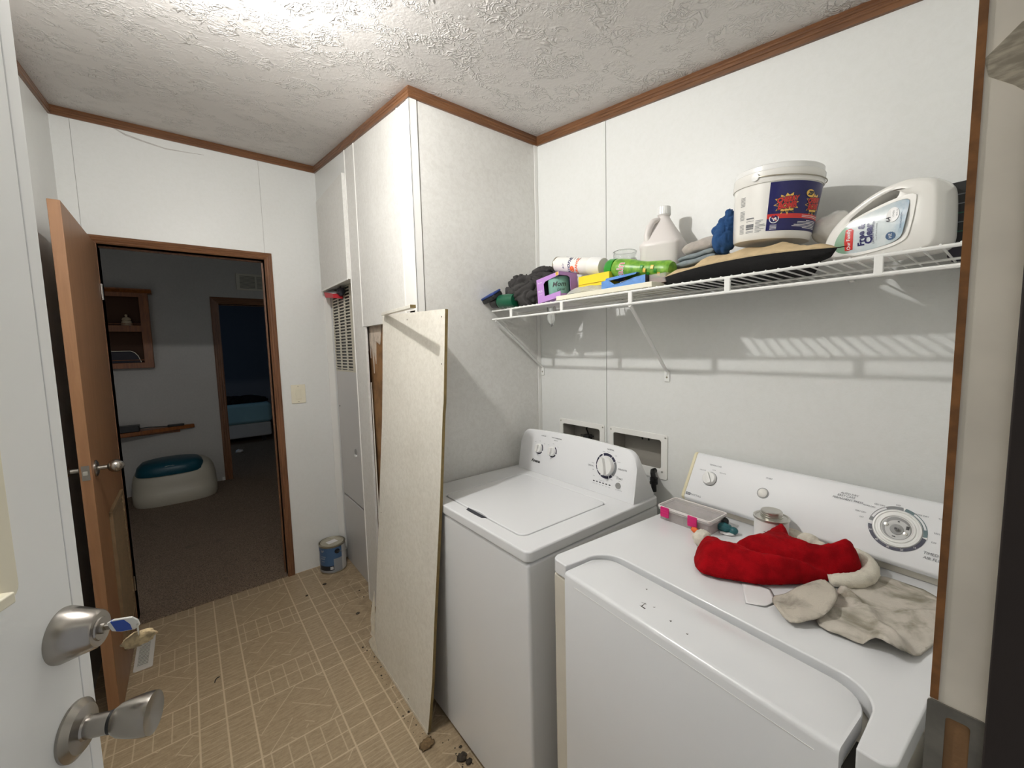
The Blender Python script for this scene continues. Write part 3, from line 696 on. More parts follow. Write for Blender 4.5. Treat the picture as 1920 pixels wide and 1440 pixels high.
# ---------------------------------------------------------------- washer
wa = thing('washing_machine', 'white top-loading washer with upright dial console, standing by the closet wall', 'washer', (0.70, 0.832, 0))
L = dict(world=False)
cab = build('cabinet', MB().box(0.006, 0.655, 0.004, 0.686, 0.012, 0.861), 'enamel', wa, bevel=0.010, seg=3, **L)
for fx_, fy_ in ((0.05, 0.05), (0.05, 0.64), (0.61, 0.05), (0.61, 0.64)):
    build('foot', MB().lathe([(0.0, 0), (0.02, 0), (0.02, 0.010), (0.012, 0.014), (0, 0.014)], 16, Matrix.Translation((fx_, fy_, 0))), 'black', wa, **L)
LX0, LX1, LY0, LY1 = 0.057, 0.455, 0.088, 0.560
build('top_deck', MB().plate(rrect(0, 0.655, 0, 0.690, 0.022, 8), rrect(LX0-0.004, LX1+0.003, LY0-0.003, LY1+0.003, 0.030, 8), 0.8655, 0.900), 'enamel', wa, bevel=0.007, seg=3, **L)
build('tub_well', MB().box(0.04, 0.47, 0.07, 0.575, 0.864, 0.872), 'plastic_grey', wa, **L)
m = MB()
nn = 20; front = [(LX0+0.0075*math.sin(PI*i/nn), 0.384-(0.384-0.272)*i/nn) for i in range(nn+1)]
rl = rrect(LX0, LX1, LY0, LY1, 0.028, 8)
i0 = max(range(len(rl)), key=lambda i: (rl[i][0] < LX0+1e-6)*rl[i][1]-(rl[i][0] > LX0+1e-6)*9)
lidp = rl[:i0+1]+front+rl[i0+1:]
build('lid', MB().prism(lidp, 0.876, 0.9005), 'enamel', wa, bevel=0.003, seg=2, **L)
build('handle_recess', MB().box(LX0-0.004, LX0+0.010, 0.27, 0.386, 0.8735, 0.885), 'ink', wa, **L)  # recess floor coloured dark to stand for its shade
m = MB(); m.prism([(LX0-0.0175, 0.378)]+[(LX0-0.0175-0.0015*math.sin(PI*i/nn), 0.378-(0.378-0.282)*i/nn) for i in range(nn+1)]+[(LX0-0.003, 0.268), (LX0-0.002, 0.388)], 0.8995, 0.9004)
build('handle_shade', m, 'ink', wa, **L)  # flat dark crescent, paints the shadow of the handle recess
# console: lofted along its length, rounded ends, arched top
Cn = []; N = 44
for i in range(N+1):
    s_ = i/N; y = 0.654-(0.654-0.011)*s_
    e = min(y-0.011, 0.654-y); R = 0.052
    hgt = 0.183+0.012*math.sin(PI*s_)
    drop = 0.0 if e > R else (R-math.sqrt(max(0, R*R-(R-e)**2)))
    h = hgt-drop*(1.0)
    if i in (0, N): h = hgt-R
    k = h/0.185; fx_ = 0.510+0.030*k
    Cn.append([(0.509, y, 0.9005), (fx_-0.002, y, 0.9+h-0.006), (fx_+0.004, y, 0.9+h), (fx_+0.022, y, 0.9+h-0.003), (0.600, y, 0.9+h*0.52), (0.636, y, 0.9+h*0.08), (0.636, y, 0.9005)])
m = MB(); m.grid(Cn, closed=True); m.f += [tuple(range(7)), tuple(range(N*7, N*7+7))[::-1]]; m.mi += [0, 0]
con = build('console', m, 'console', wa, smooth=True, angle=50, **L)
tW = Vector((0.03, 0, 0.185)).normalized()
def wpt(y, t, lift=0.0): return Vector((0.51, y, 0.90))+tW*t+Vector((-tW.z, 0, tW.x))*(lift+0.0012)
def wfr(y, t, lift=0.0): return frame(wpt(y, t, lift), (0, -1, 0), tW)    # text reads along -y, z out towards the camera
def small_knob(y, t):
    F = wfr(y, t)
    kn = build('selector_knob', MB().lathe([(0.0205, 0), (0.0195, 0.010), (0.018, 0.012), (0.0, 0.0125)], 32, F), 'plastic_white', con, smooth=True, angle=40, **L)
    arcs = MB()
    for a0, a1 in ((-0.35, 0.9), (-2.9, -0.6), (-3.6, -3.05)):
        n_ = 14; o_ = [(0.0265*math.cos(a0+(a1-a0)*i/n_), 0.0265*math.sin(a0+(a1-a0)*i/n_)) for i in range(n_+1)]; i_ = [(0.0215*math.cos(a1+(a0-a1)*i/n_), 0.0215*math.sin(a1+(a0-a1)*i/n_)) for i in range(n_+1)]
        arcs.prism(o_+i_, 0.0, 0.0005, M=F)
    build('selector_marks', arcs, 'dial_ink', con, **L)
    g = MB().prism(rrect(-0.0055, 0.0055, -0.017, 0.017, 0.005, 4), 0.012, 0.022, M=F @ rz_(-0.2))
    build('knob_grip', g, 'plastic_white', con, bevel=0.002, **L)
small_knob(0.526, 0.112); small_knob(0.440, 0.113)
F = wfr(0.146, 0.111)
build('dial_knob', MB().lathe([(0.036, 0), (0.0355, 0.012), (0.033, 0.015), (0.0, 0.0155)], 48, F), 'plastic_white', con, smooth=True, angle=40, **L)
build('dial_grip', MB().prism([(0.0, 0.034), (0.006, 0.028), (0.0085, 0.0), (0.007, -0.030), (0.0, -0.034), (-0.007, -0.030), (-0.0085, 0.0), (-0.006, 0.028)], 0.014, 0.030, M=F @ rz_(0.22)), 'plastic_white', con, bevel=0.002, **L)
arcs = MB()
for a0, a1, mi in ((1.05, 1.95, 0), (0.55, 1.0, 0), (-0.75, 0.5, 1), (-1.15, -0.82, 0), (-2.05, -1.22, 0), (-2.6, -2.12, 0), (-3.05, -2.66, 0), (-3.75, -3.1, 2), (-4.2, -3.8, 2)):
    n_ = 16; ro = 0.0485; ri = 0.0385 if mi != 2 else 0.0425
    if a0 > 3.14: continue
    o_ = [(ro*math.cos(a0+(a1-a0)*i/n_), ro*math.sin(a0+(a1-a0)*i/n_)) for i in range(n_+1)]; i_ = [(ri*math.cos(a1+(a0-a1)*i/n_), ri*math.sin(a1+(a0-a1)*i/n_)) for i in range(n_+1)]
    arcs.prism(o_+i_, 0.0, 0.0005, 1 if mi == 1 else 0, M=F)
build('dial_ring', arcs, ['dial_ink', 'dial_grey'], con, **L)
def wtext(parent, items, mat='ink'):
    m = MB()
    for s_, y, t_, sz, kw in items: text_on(m, s_, sz, wfr(y, t_), **kw)
    build('lettering', m, mat, parent, **L)
wtext(con, [('Amana', 0.541, 0.052, 0.020, dict(shear=0.35, bold=0.0006))], 'black')
wtext(con, [('NORMAL', 0.132, 0.175, 0.0082, {}), ('CASUAL', 0.220, 0.098, 0.0078, {}), ('DELICATE', 0.071, 0.111, 0.0085, {}), ('START', 0.080, 0.076, 0.0095, {}), ('LOAD SIZE', 0.503, 0.171, 0.0060, {}), ('WASH TEMPERATURE', 0.421, 0.172, 0.0062, {}),
    ('RINSE COLD', 0.425, 0.162, 0.0042, {})], 'ink')
wtext(con, [('Heavy', 0.162, 0.163, 0.0045, {}), ('Regular', 0.140, 0.165, 0.0042, {}), ('Light', 0.105, 0.157, 0.0045, {}), ('Normal', 0.090, 0.136, 0.0045, {}), ('Heavy', 0.210, 0.110, 0.0045, {}), ('Light', 0.206, 0.085, 0.0045, {}), ('Soak', 0.200, 0.062, 0.0045, {}),
    ('Rinse & Spin', 0.097, 0.083, 0.0042, {}), ('Drain & Spin', 0.121, 0.065, 0.0042, {}), ('PUSH', 0.080, 0.067, 0.0036, {}), ('TO PAUSE/CANCEL', 0.080, 0.034, 0.0036, {}), ('Small', 0.552, 0.137, 0.004, {}), ('Med', 0.522, 0.145, 0.004, {}), ('Large', 0.493, 0.137, 0.004, {}),
    ('Cold', 0.466, 0.137, 0.004, {}), ('Warm', 0.436, 0.146, 0.004, {}), ('Hot', 0.408, 0.137, 0.004, {}), ('CYCLE STATUS', 0.160, 0.051, 0.0036, {})], 'ink_mid')
m = MB()
for i in range(6):
    y = 0.198-0.0152*i; m.prism(rrect(-0.0042, 0.0042, -0.0020, 0.0020, 0.0018, 3), 0, 0.0006, M=wfr(y, 0.043))
    text_on(m, ('Sensing', 'Wash', 'Rinse', 'Spin', 'Lock', 'Done')[i], 0.0034, wfr(y, 0.034))
build('status_lights', m, 'ink', con, **L)
build('start_button', MB().lathe([(0.0115, 0), (0.0112, 0.002), (0.0, 0.0032)], 28, wfr(0.084, 0.050)), 'plastic_grey', con, smooth=True, angle=40, **L)

# ---------------------------------------------------------------- dryer
dr = thing('clothes_dryer', 'white front-door dryer with its timer knob missing, nearest the exterior doorway', 'dryer', (0.722, 0.758, 0), math.radians(-4))
WD = 0.683
build('cabinet', MB().box(0.003, 0.66, -WD+0.003, -0.003, 0.012, 0.8725), 'enamel_old', dr, bevel=0.008, seg=3, **L)
for fx_, fy_ in ((0.06, -0.05), (0.06, -0.63), (0.6, -0.05), (0.6, -0.63)):
    build('foot', MB().lathe([(0.0, 0), (0.02, 0), (0.02, 0.010), (0.012, 0.014), (0, 0.014)], 16, Matrix.Translation((fx_, fy_, 0))), 'black', dr, **L)
def arc(cx, cy, r, a0, a1, n_=8): return [(cx+r*math.cos(a0+(a1-a0)*i/n_), cy+r*math.sin(a0+(a1-a0)*i/n_)) for i in range(n_+1)]
notch = [(0.0, -0.056)]+[(0.065, -0.060)]+arc(0.075, -0.125, 0.066, PI/2, 0, 10)+arc(0.082, -0.578, 0.060, 0, -PI/2, 10)+[(0.055, -0.640), (0.0, -0.643)]
tp = [(0.66, 0.0), (0.02, 0.0)]+arc(0.020, -0.020, 0.020, PI/2, PI, 5)+notch+arc(0.020, -WD+0.020, 0.020, PI, 1.5*PI, 5)+[(0.66, -WD)]
build('top_panel', MB().prism(tp, 0.8745, 0.912), 'enamel', dr, bevel=0.006, seg=3, **L)
# door: one L-shaped shell lofted across its width
DY0, DY1 = -0.0655, -0.629; rows = []; N = 64
for i in range(N+1):
    s_ = i/N; y = DY0+(DY1-DY0)*(0.5-0.5*math.cos(PI*s_))
    e = min(DY0-y, y-DY1); R = 0.045
    zb = 0.20+(R-math.sqrt(max(0, R*R-(R-min(e, R))**2)))
    R2 = 0.055; xb = 0.130-(R2-math.sqrt(max(0, R2*R2-(R2-min(e, R2))**2)))
    ed = 0.0 if 0 < i < N else 0.003
    xf = -0.013+ed; zt = 0.9045-ed
    rows.append([(xf, y, zb), (xf, y, 0.5), (xf, y, zt-0.009), (xf+0.0015, y, zt-0.004), (xf+0.005, y, zt-0.001), (xf+0.010, y, zt), (xb-0.006, y, zt), (xb-0.001, y, zt-0.002), (xb, y, zt-0.006), (xb, y, 0.878), (0.006, y, 0.878), (0.002, y, 0.80), (0.002, y, zb)])
m = MB(); m.grid(rows, closed=True); k_ = len(rows[0]); m.f += [tuple(range(k_)), tuple(range(N*k_, N*k_+k_))[::-1]]; m.mi += [0, 0]
dd = build('door', m, 'enamel', dr, smooth=True, angle=45, **L)
build('door_crease', MB().box(-0.0136, -0.012, -0.600, -0.100, 0.8795, 0.8805), 'white_print', dd, **L)
build('door_gap', MB().box(-0.002, 0.06, -0.641, -0.629, 0.30, 0.8735), 'dark_gap', dr, **L)
# dark scuffs of its own on the door top
m = MB()
for pts in ([(0.040, -0.2575), (0.043, -0.268), (0.0415, -0.269)], [(0.045, -0.265), (0.0275, -0.266), (0.028, -0.2685)], [(0.028, -0.262), (0.026, -0.276), (0.0295, -0.277)], [(0.046, -0.283), (0.050, -0.287), (0.046, -0.286)], [(0.036, -0.330), (0.039, -0.334), (0.034, -0.334)], [(0.028, -0.372), (0.031, -0.376), (0.027, -0.375)], [(0.088, -0.232), (0.091, -0.235), (0.087, -0.236)]):
    m.prism(pts, 0.9044, 0.9048)
build('scuff', m, 'dirt', dd, **L)
# console
cy0, cy1 = -0.004, -WD
build('console_base', MB().box(0.604, 0.668, cy1, cy0, 0.9125, 0.936), 'enamel_old', dr, bevel=0.002, **L)
m = MB(); PC = [(0.612, 0.932), (0.590, 0.934), (0.580, 0.939), (0.5755, 0.948), (0.577, 0.955), (0.651, 1.080), (0.656, 1.086), (0.664, 1.087), (0.672, 1.082), (0.674, 0.932)]
Mp = Matrix(((1, 0, 0, 0), (0, 0, -1, 0), (0, 1, 0, 0), (0, 0, 0, 1)))
m.prism(PC, -(cy0-0.011), -(cy1+0.011), M=Mp)
dc = build('console', m, 'console', dr, bevel=0.003, seg=3, **L)
for ya, yb in ((cy0-0.011, cy0), (cy1, cy1+0.011)):
    build('end_cap', MB().prism(PC, -yb, -ya, M=Mp), 'cream', dc, bevel=0.003, **L)
tD = Vector((0.08, 0, 0.135)).normalized(); nD = Vector((-tD.z, 0, tD.x))
def dfr(y, t, lift=0.0): return frame(Vector((0.575, y, 0.95))+tD*t+nD*(0.0016+lift), (0, -1, 0), tD)
F = dfr(-0.083, 0.080)
kn = build('selector_knob', MB().lathe([(0.022, 0), (0.021, 0.009), (0.019, 0.011), (0.0, 0.0115)], 36, F), 'plastic_white', dc, smooth=True, angle=40, **L)
build('knob_grip', MB().prism(rrect(-0.0065, 0.0065, -0.020, 0.020, 0.006, 4), 0.010, 0.019, M=F @ rz_(0.55)), 'plastic_white', dc, bevel=0.002, **L)
build('selector_marks', MB().plate(circle(0.0235, 40), circle(0.0226, 40), 0, 0.0004, M=F), 'ink_mid', dc, **L)
F = dfr(-0.248, 0.078)
build('start_button', MB().lathe([(0.0135, 0), (0.0132, 0.003), (0.009, 0.0055), (0.0, 0.0065)], 36, F), 'white_gloss', dc, smooth=True, angle=180, **L)
build('button_ring', MB().plate(circle(0.0160, 40), circle(0.0138, 40), 0, 0.001, M=F), 'plastic_grey', dc, **L)
F = dfr(-0.546, 0.077)
def ringarc(m, a0, a1, ro, ri, mi, F=F, z=0.0004):
    n_ = max(3, int(abs(a1-a0)*12)); m.prism([(ro*math.cos(a0+(a1-a0)*i/n_), ro*math.sin(a0+(a1-a0)*i/n_)) for i in range(n_+1)]+[(ri*math.cos(a1+(a0-a1)*i/n_), ri*math.sin(a1+(a0-a1)*i/n_)) for i in range(n_+1)], 0, z, mi, F)
m = MB()
for a0, a1, mi in ((-3.05, -0.15, 0), (1.45, 2.1, 1), (2.85, 3.05, 1), (1.05, 1.40, 2), (-0.10, 0.25, 2)): ringarc(m, a0, a1, 0.0525, 0.0455, mi)
ringarc(m, 2.1, 2.85, 0.0525, 0.0515, 1); ringarc(m, 2.1, 2.85, 0.0465, 0.0455, 1); ringarc(m, 0.25, 1.05, 0.0525, 0.0510, 2); ringarc(m, 0.25, 1.05, 0.0470, 0.0455, 2)
build('dial_ring', m, ['dial_ink', 'dial_grey', 'dial_teal'], dc, **L)
dh = build('dial_socket', MB().lathe([(0.0445, 0.0005), (0.0435, 0.0030), (0.0405, 0.0032), (0.0385, 0.0012), (0.0345, 0.0012), (0.0335, 0.0040), (0.0295, 0.0042), (0.0280, 0.0015), (0.0270, 0.0010), (0.0, 0.0010)], 56, F), 'plastic_white', dc, smooth=True, angle=30, **L)
build('socket_well', MB().lathe([(0.0265, 0.0014), (0.0235, 0.0018), (0.0, 0.0018)], 40, F), 'plastic_grey', dh, **L)
build('socket_floor', MB().lathe([(0.0225, 0.0020), (0.0, 0.0024)], 40, F @ Matrix.Translation((0.002, -0.003, 0))), 'can_side', dh, **L)
build('timer_hub', MB().lathe([(0.0125, 0.002), (0.0120, 0.004), (0.0040, 0.0042), (0.0040, 0.012), (0.0, 0.012)], 28, F @ Matrix.Translation((0.001, -0.003, 0))), 'plastic_grey', dh, smooth=True, angle=30, **L)
for dx_, dy_ in ((-0.019, 0.004), (0.017, -0.008)):
    build('screw', MB().lathe([(0.0042, 0.002), (0.0040, 0.0042), (0.0, 0.0046)], 16, F @ Matrix.Translation((dx_, dy_, 0))), 'steel', dh, smooth=True, **L)
m = MB()
for dx_, dy_, w_, h_ in ((0.019, 0.006, 0.0026, 0.004), (0.002, 0.0165, 0.0018, 0.0012), (-0.002, -0.0205, 0.003, 0.0010), (0.001, -0.003, 0.0024, 0.0024)):
    m.box(dx_-w_, dx_+w_, dy_-h_, dy_+h_, 0.0022, 0.0030 if dy_ != -0.003 else 0.0128, M=F)
build('socket_slot', m, 'black', dh, **L)
def dtext(items, mat='ink'):
    m = MB()
    for s_, y, t_, sz, kw in items: text_on(m, s_, sz, dfr(y, t_), **kw)
    build('lettering', m, mat, dc, **L)
dtext([('AUTO DRY', -0.446, 0.1325, 0.0075, dict(shear=0.15)), ('EASY CARE', -0.440, 0.1255, 0.0075, dict(shear=0.15)), ('PERMANENT PRESS', -0.444, 0.1175, 0.0075, dict(shear=0.15)), ('TIMED DRY', -0.618, 0.0395, 0.0085, dict(shear=0.15)), ('AIR FLUFF', -0.616, 0.0290, 0.0085, dict(shear=0.15)),
    ('TEMPERATURE', -0.089, 0.127, 0.0062, {}), ('START', -0.254, 0.1255, 0.0062, {}), ('REGULAR', -0.119, 0.1075, 0.0048, {}), ('LOW', -0.089, 0.1115, 0.0048, {}), ('DELICATE', -0.052, 0.1035, 0.0048, {})], 'ink_mid')
dtext([('VERY DRY', -0.475, 0.096, 0.0050, {}), ('OFF', -0.479, 0.083, 0.0050, {}), ('MORE DRY', -0.489, 0.1145, 0.0050, {}), ('LESS DRY', -0.508, 0.1235, 0.0050, {}), ('OFF', -0.541, 0.1325, 0.0050, {}), ('MORE DRY', -0.583, 0.121, 0.0050, {}), ('LESS DRY', -0.618, 0.088, 0.0050, {}), ('OFF', -0.610, 0.066, 0.0050, {}), ('COTTONS', -0.625, 0.123, 0.0060, {})], 'ink_mid')
m = MB()
for i, a in enumerate((-2.75, -2.25, -1.75, -1.25, -0.75)): text_on(m, '%d' % (50-10*i), 0.0055, F @ Matrix.Translation((0.049*math.cos(a), 0.049*math.sin(a), 0.0004)))
for a in (3.12, 1.43, -0.12): m.prism([(0.0455*math.cos(a), 0.0455*math.sin(a)), (0.053*math.cos(a+0.05), 0.053*math.sin(a+0.05)), (0.053*math.cos(a-0.05), 0.053*math.sin(a-0.05))], 0.0004, 0.0008, M=F)
build('dial_numbers', m, 'white_print', dc, **L)
m = MB(); Fl = dfr(-0.0275, 0.0135); m.plate(rrect(-0.0075, 0.0075, -0.0045, 0.0045, 0.0005, 1), rrect(-0.0050, 0.0050, -0.0025, 0.0022, 0.0004, 1), 0, 0.0005, M=Fl)
m.prism([(-0.003, -0.0025), (-0.001, 0.0022), (0.0008, -0.0008), (0.0022, 0.0022), (0.004, -0.0025), (0.0025, -0.0025), (0.0015, 0.0), (0.0, -0.0022), (-0.0015, 0.0), (-0.002, -0.0025)], 0, 0.0005, M=Fl)
text_on(m, 'MAYTAG', 0.0085, dfr(-0.0545, 0.0130), space=1.15)
build('maker_badge', m, 'ink_mid', dc, **L)

# ---------------------------------------------------------------- recessed laundry boxes in the right wall
def wall_box(name, label, ya, yb, ia, ib, za=0.945, zb=1.121):
    b = thing(name, label, 'outlet box', (XR, (ya+yb)/2, (za+zb)/2))
    Mw = Matrix(((0, 0, -1, XR-0.0003), (1, 0, 0, 0), (0, 1, 0, 0), (0, 0, 0, 1)))
    fr = build('flange', MB().plate(rrect(ya, yb, za, zb, 0.008, 4), rrect(ia, ib, 0.985, 1.098, 0.010, 4), 0, 0.004, M=Mw), 'white_trim', b, bevel=0.0015)
    rows = [[(x_, p[0], p[1]) for p in rrect(ia+d_, ib-d_, 0.985+d_, 1.098-d_, 0.010, 4)] for x_, d_ in ((XR, 0.0), (XR+0.078, 0.002))]
    m = MB(); m.grid(rows, closed=True); k_ = len(rows[0]); m.f.append(tuple(range(k_, 2*k_))); m.mi.append(0)
    build('recess', m, 'inside', b, solid=0.001)
    for y_, z_ in ((ya+0.009, zb-0.011), (yb-0.009, zb-0.011), (ya+0.022, za+0.03)):
        build('screw', MB().lathe([(0.0038, 0), (0.003, 0.0018), (0.0, 0.0022)], 14, along((XR-0.004, y_, z_), (-1, 0, 0))), 'steel', b)
    return b
wall_box('laundry_box', 'cream recessed wall box holding the plugged-in black cord', 1.134, 1.407, 1.160, 1.386)
wall_box('laundry_box', 'cream recessed wall box with the black drain fitting below its corner', 0.833, 1.107, 0.860, 1.086)
pc = thing('power_cord', 'black power cord and plug in the recessed box beside the closet corner', 'cord', (1.46, 1.27, 1.04))
build('plug', MB().box(1.445, 1.475, 1.255, 1.29, 1.030, 1.052), 'black', pc, bevel=0.004)
build('cable', MB().tube([(1.462, 1.268, 1.05), (1.455, 1.268, 1.065), (1.448, 1.270, 1.080), (1.462, 1.272, 1.094)], 0.0035, 8), 'black', pc, smooth=True)
build('prong_bar', MB().tube([(1.455, 1.235, 1.048), (1.455, 1.31, 1.044)], 0.0035, 8), 'black', pc, smooth=True)
hv = thing('drain_fitting', 'black threaded hose fitting on the wall behind the two machines', 'hose fitting', (1.395, 0.876, 0.95))
build('hose_elbow', MB().tube([(1.412, 0.885, 0.975), (1.392, 0.884, 0.976), (1.384, 0.879, 0.970), (1.383, 0.875, 0.955), (1.383, 0.872, 0.90)], 0.0095, 12), 'black', hv, smooth=True)
build('hose_nut', MB().lathe([(0.0, 0), (0.015, 0), (0.015, 0.010), (0.012, 0.012), (0.015, 0.014), (0.015, 0.024), (0, 0.024)], 12, Matrix.Translation((1.383, 0.873, 0.930))), 'black', hv)
ww = thing('wire_stubs', 'two short black wires poking into the wider recessed box', 'wires', (1.455, 0.958, 1.09))
build('wire', MB().tube([(1.462, 0.974, 1.094), (1.452, 0.972, 1.085), (1.450, 0.968, 1.079)], 0.0035, 8), 'black', ww)
build('wire', MB().tube([(1.462, 0.944, 1.094), (1.452, 0.942, 1.085), (1.450, 0.939, 1.079)], 0.0035, 8), 'black', ww)

# ---------------------------------------------------------------- furnace, its upper door, red carton
fu = thing('furnace', 'grey metal furnace with a slotted grille built into the wall bay', 'furnace', (0.83, 2.64, 0))
FX = 0.806
build('casing', MB().box(FX+0.012, 1.30, 2.362, 2.955, 0.01, 2.1), 'closet', fu)
pn = build('access_panel', MB().box(FX, FX+0.012, 2.372, 2.950, 0.482, 1.340), 'enamel_grey', fu, bevel=0.002)
build('kick_panel', MB().box(FX-0.002, FX+0.012, 2.372, 2.950, 0.0, 0.470), 'enamel_grey', fu, bevel=0.002)
build('finger_latch', MB().lathe([(0.022, 0), (0.020, 0.003), (0.016, 0.0035), (0.006, 0.001), (0, 0.001)], 24, along((FX, 2.628, 0.83), (-1, 0, 0))), 'plastic_grey', pn, smooth=True)
build('latch_tab', MB().box(FX-0.012, FX, 2.604, 2.634, 0.803, 0.815), 'plastic_white', pn, bevel=0.003)
build('screw', MB().lathe([(0.006, 0), (0.004, 0.002), (0, 0.002)], 12, along((FX, 2.915, 1.10), (-1, 0, 0))), 'black', pn)
GY0, GY1, GZ0, GZ1 = 2.585, 2.940, 1.350, 1.880
build('grille_back', MB().box(FX+0.008, FX+0.0115, 2.372, 2.950, 1.340, 1.95), 'black', fu)
gr = build('grille_frame', MB().box(FX, FX+0.006, 2.372, GY0, 1.340, 1.95).box(FX, FX+0.006, GY1, 2.950, 1.340, 1.95).box(FX, FX+0.006, GY0, GY1, GZ1, 1.95).box(FX, FX+0.006, GY0, GY1, 1.340, GZ0), 'vent', fu); bm_merge(gr)
NS = 27; pit = (GZ1-GZ0)/NS
s0 = build('grille_bar', MB().box(FX, FX+0.005, GY0, GY1, -pit*0.19, pit*0.19), 'vent', gr); s0.location = (0, 0, GZ0+pit*0.5)
copies(s0, [(0, 0, GZ0+pit*(k+0.5)) for k in range(1, NS)], gr)
for y_ in (GY0+(GY1-GY0)*0.30, GY0+(GY1-GY0)*0.66):
    build('grille_mullion', MB().box(FX-0.0005, FX+0.006, y_-0.009, y_+0.009, GZ0, GZ1), 'vent', gr)
up_ = thing('closet_hatch', 'plain off-white hatch board hung over the furnace grille', 'hatch', (0.742, 2.62, 1.868))
build('hatch_board', MB().box(0.732, XF-0.0005, 2.358, 2.905, 1.868, 2.432), 'wall_mottled', up_, bevel=0.002)
build('hatch_rail', MB().box(0.729, 0.735, 2.356, 2.905, 1.862, 1.872), 'white_trim', up_, bevel=0.001)
rcx = thing('red_carton', 'small red and white carton wedged under the closet hatch', 'carton', (0.76, 2.80, 1.80))
m = MB(); m.add([(0.745, 2.905, 1.862), (0.742, 2.690, 1.826), (0.742, 2.690, 1.800), (0.745, 2.870, 1.822), (0.800, 2.905, 1.866), (0.80, 2.690, 1.830), (0.80, 2.690, 1.800), (0.80, 2.870, 1.822)],
    [(0, 1, 2, 3), (7, 6, 5, 4), (0, 4, 5, 1), (1, 5, 6, 2), (2, 6, 7, 3), (3, 7, 4, 0)])
build('carton_body', m, 'box_red', rcx, bevel=0.001)
m = MB(); m.add([(0.747, 2.902, 1.8635), (0.744, 2.692, 1.8275), (0.790, 2.70, 1.836), (0.790, 2.86, 1.872)], [(0, 1, 2, 3)]); build('carton_flap', m, 'paper', rcx, solid=0.0012)
bg = thing('plastic_bag', 'crumpled dark plastic bag stuffed beside the red carton', 'bag', (0.78, 2.66, 1.83))
def crum(p): return 1+0.35*noise.noise(p*2.3)+0.18*noise.noise(p*5.1)
build('bag_body', MB().ball((0.782, 2.655, 1.838), (0.020, 0.035, 0.026), 24, 16, fn=crum), 'card_dark', bg, smooth=True, angle=180)

# ---------------------------------------------------------------- the loose panel leaning on the hole, with its peeling top strip
lb = thing('wall_board', 'tall cream wall board leaning over the open closet hole', 'board', (0.62, 1.60, 0))
eb = Vector((0.122, 0, 1.615)).normalized(); b0 = Vector((0.617, 0, 0)); nb_ = Vector((eb.z, 0, -eb.x))
BZ = lambda y, s: (y, s)
prof = [(1.895, 1.637), (1.600, 1.627), (1.304, 1.617), (1.297, 1.28), (1.301, 1.24), (1.304, 0.90), (1.322, 0.441), (1.326, 0.220), (1.346, 0.012), (1.379, 0.003), (1.46, 0.006), (1.53, 0.002), (1.612, 0.006), (1.70, 0.003), (1.745, 0.010), (1.80, 0.003), (1.821, 0.003), (1.838, 0.014), (1.845, 0.006), (1.90, 0.003), (1.942, 0.006), (1.936, 0.030), (1.919, 0.055), (1.926, 0.10), (1.931, 0.137), (1.915, 0.18), (1.904, 0.224), (1.900, 0.40), (1.892, 0.674), (1.876, 1.14), (1.881, 1.36), (1.890, 1.52)]
Mb = Matrix(((0, eb.x, nb_.x, b0.x), (1, eb.y, nb_.y, 0), (0, eb.z, nb_.z, 0), (0, 0, 0, 1)))
m = MB(); m.prism(prof, 0.0, 0.001, 0, Mb); m2 = MB(); m2.prism(prof, 0.001, 0.0125, 0, Mb)
core = build('board_core', m2, 'board_edge', lb)
build('board_face', m, 'cream_panel', lb)
m = MB()
random.seed(11)
lo_ = [1.350+0.018*i for i in range(33)]
ol = [(1.348, 0.002)]+[(y_, 0.010+0.012*abs(nz(y_*40, 2.0))+0.022*max(0, (y_-1.6)/0.35)*abs(nz(y_*28, 5.0))) for y_ in lo_]+[(1.944, 0.006)]+[(y_, 0.001) for y_ in lo_[::-1]]
m.prism(ol, -0.0014, 0.0, 0, Mb); build('chipped_edge', m, 'chip', lb)
m = MB()
tp_ = [(1.842, 0.004), (1.856, 0.030), (1.880, 0.060), (1.905, 0.085), (1.930, 0.070), (1.955, 0.045), (1.962, 0.030), (1.930, 0.014), (1.880, 0.003)]
m.add([tuple(Mb @ Vector((y_, s_, -0.002-0.030*max(0, (y_-1.86))*4*max(0, 1-s_/0.1)))) for y_, s_ in tp_], [tuple(range(len(tp_)))]); build('torn_paper', m, 'chip', lb, solid=0.0012)
tp_ = [(1.900, 0.10), (1.915, 0.22), (1.925, 0.30), (1.938, 0.24), (1.948, 0.15), (1.940, 0.10), (1.948, 0.075), (1.92, 0.07)]
m = MB(); m.add([tuple(Mb @ Vector((y_, s_, -0.0015-0.010*max(0, (y_-1.925)*30)))) for y_, s_ in tp_], [tuple(range(len(tp_)))]); build('torn_paper', m, 'chip', lb, solid=0.0010)
m = MB()
for y_, s_ in ((1.62, 1.60), (1.325, 1.59), (1.315, 1.42), (1.86, 0.71), (1.52, 0.03)): m.lathe([(0.0028, -0.0012), (0.0018, -0.0018), (0, -0.0018)], 10, Mb @ Matrix.Translation((y_, s_, 0)))
build('nail', m, 'dirt', lb)
A = Vector((0.729, 1.858, 1.636)); B = Vector((0.617, 1.306, 1.616)); dxy = (B-A).normalized()
Fs = frame(A, dxy, (0, 0, 1))
build('peeling_strip', MB().box(0.0, (B-A).length, -0.006, 0.006, -0.010, 0.010, M=Fs), 'cream_panel', lb, bevel=0.0015)
build('strip_core', MB().box((B-A).length-0.0008, (B-A).length+0.0006, -0.0055, 0.0055, -0.0095, 0.0095, M=Fs), 'board_edge', lb)

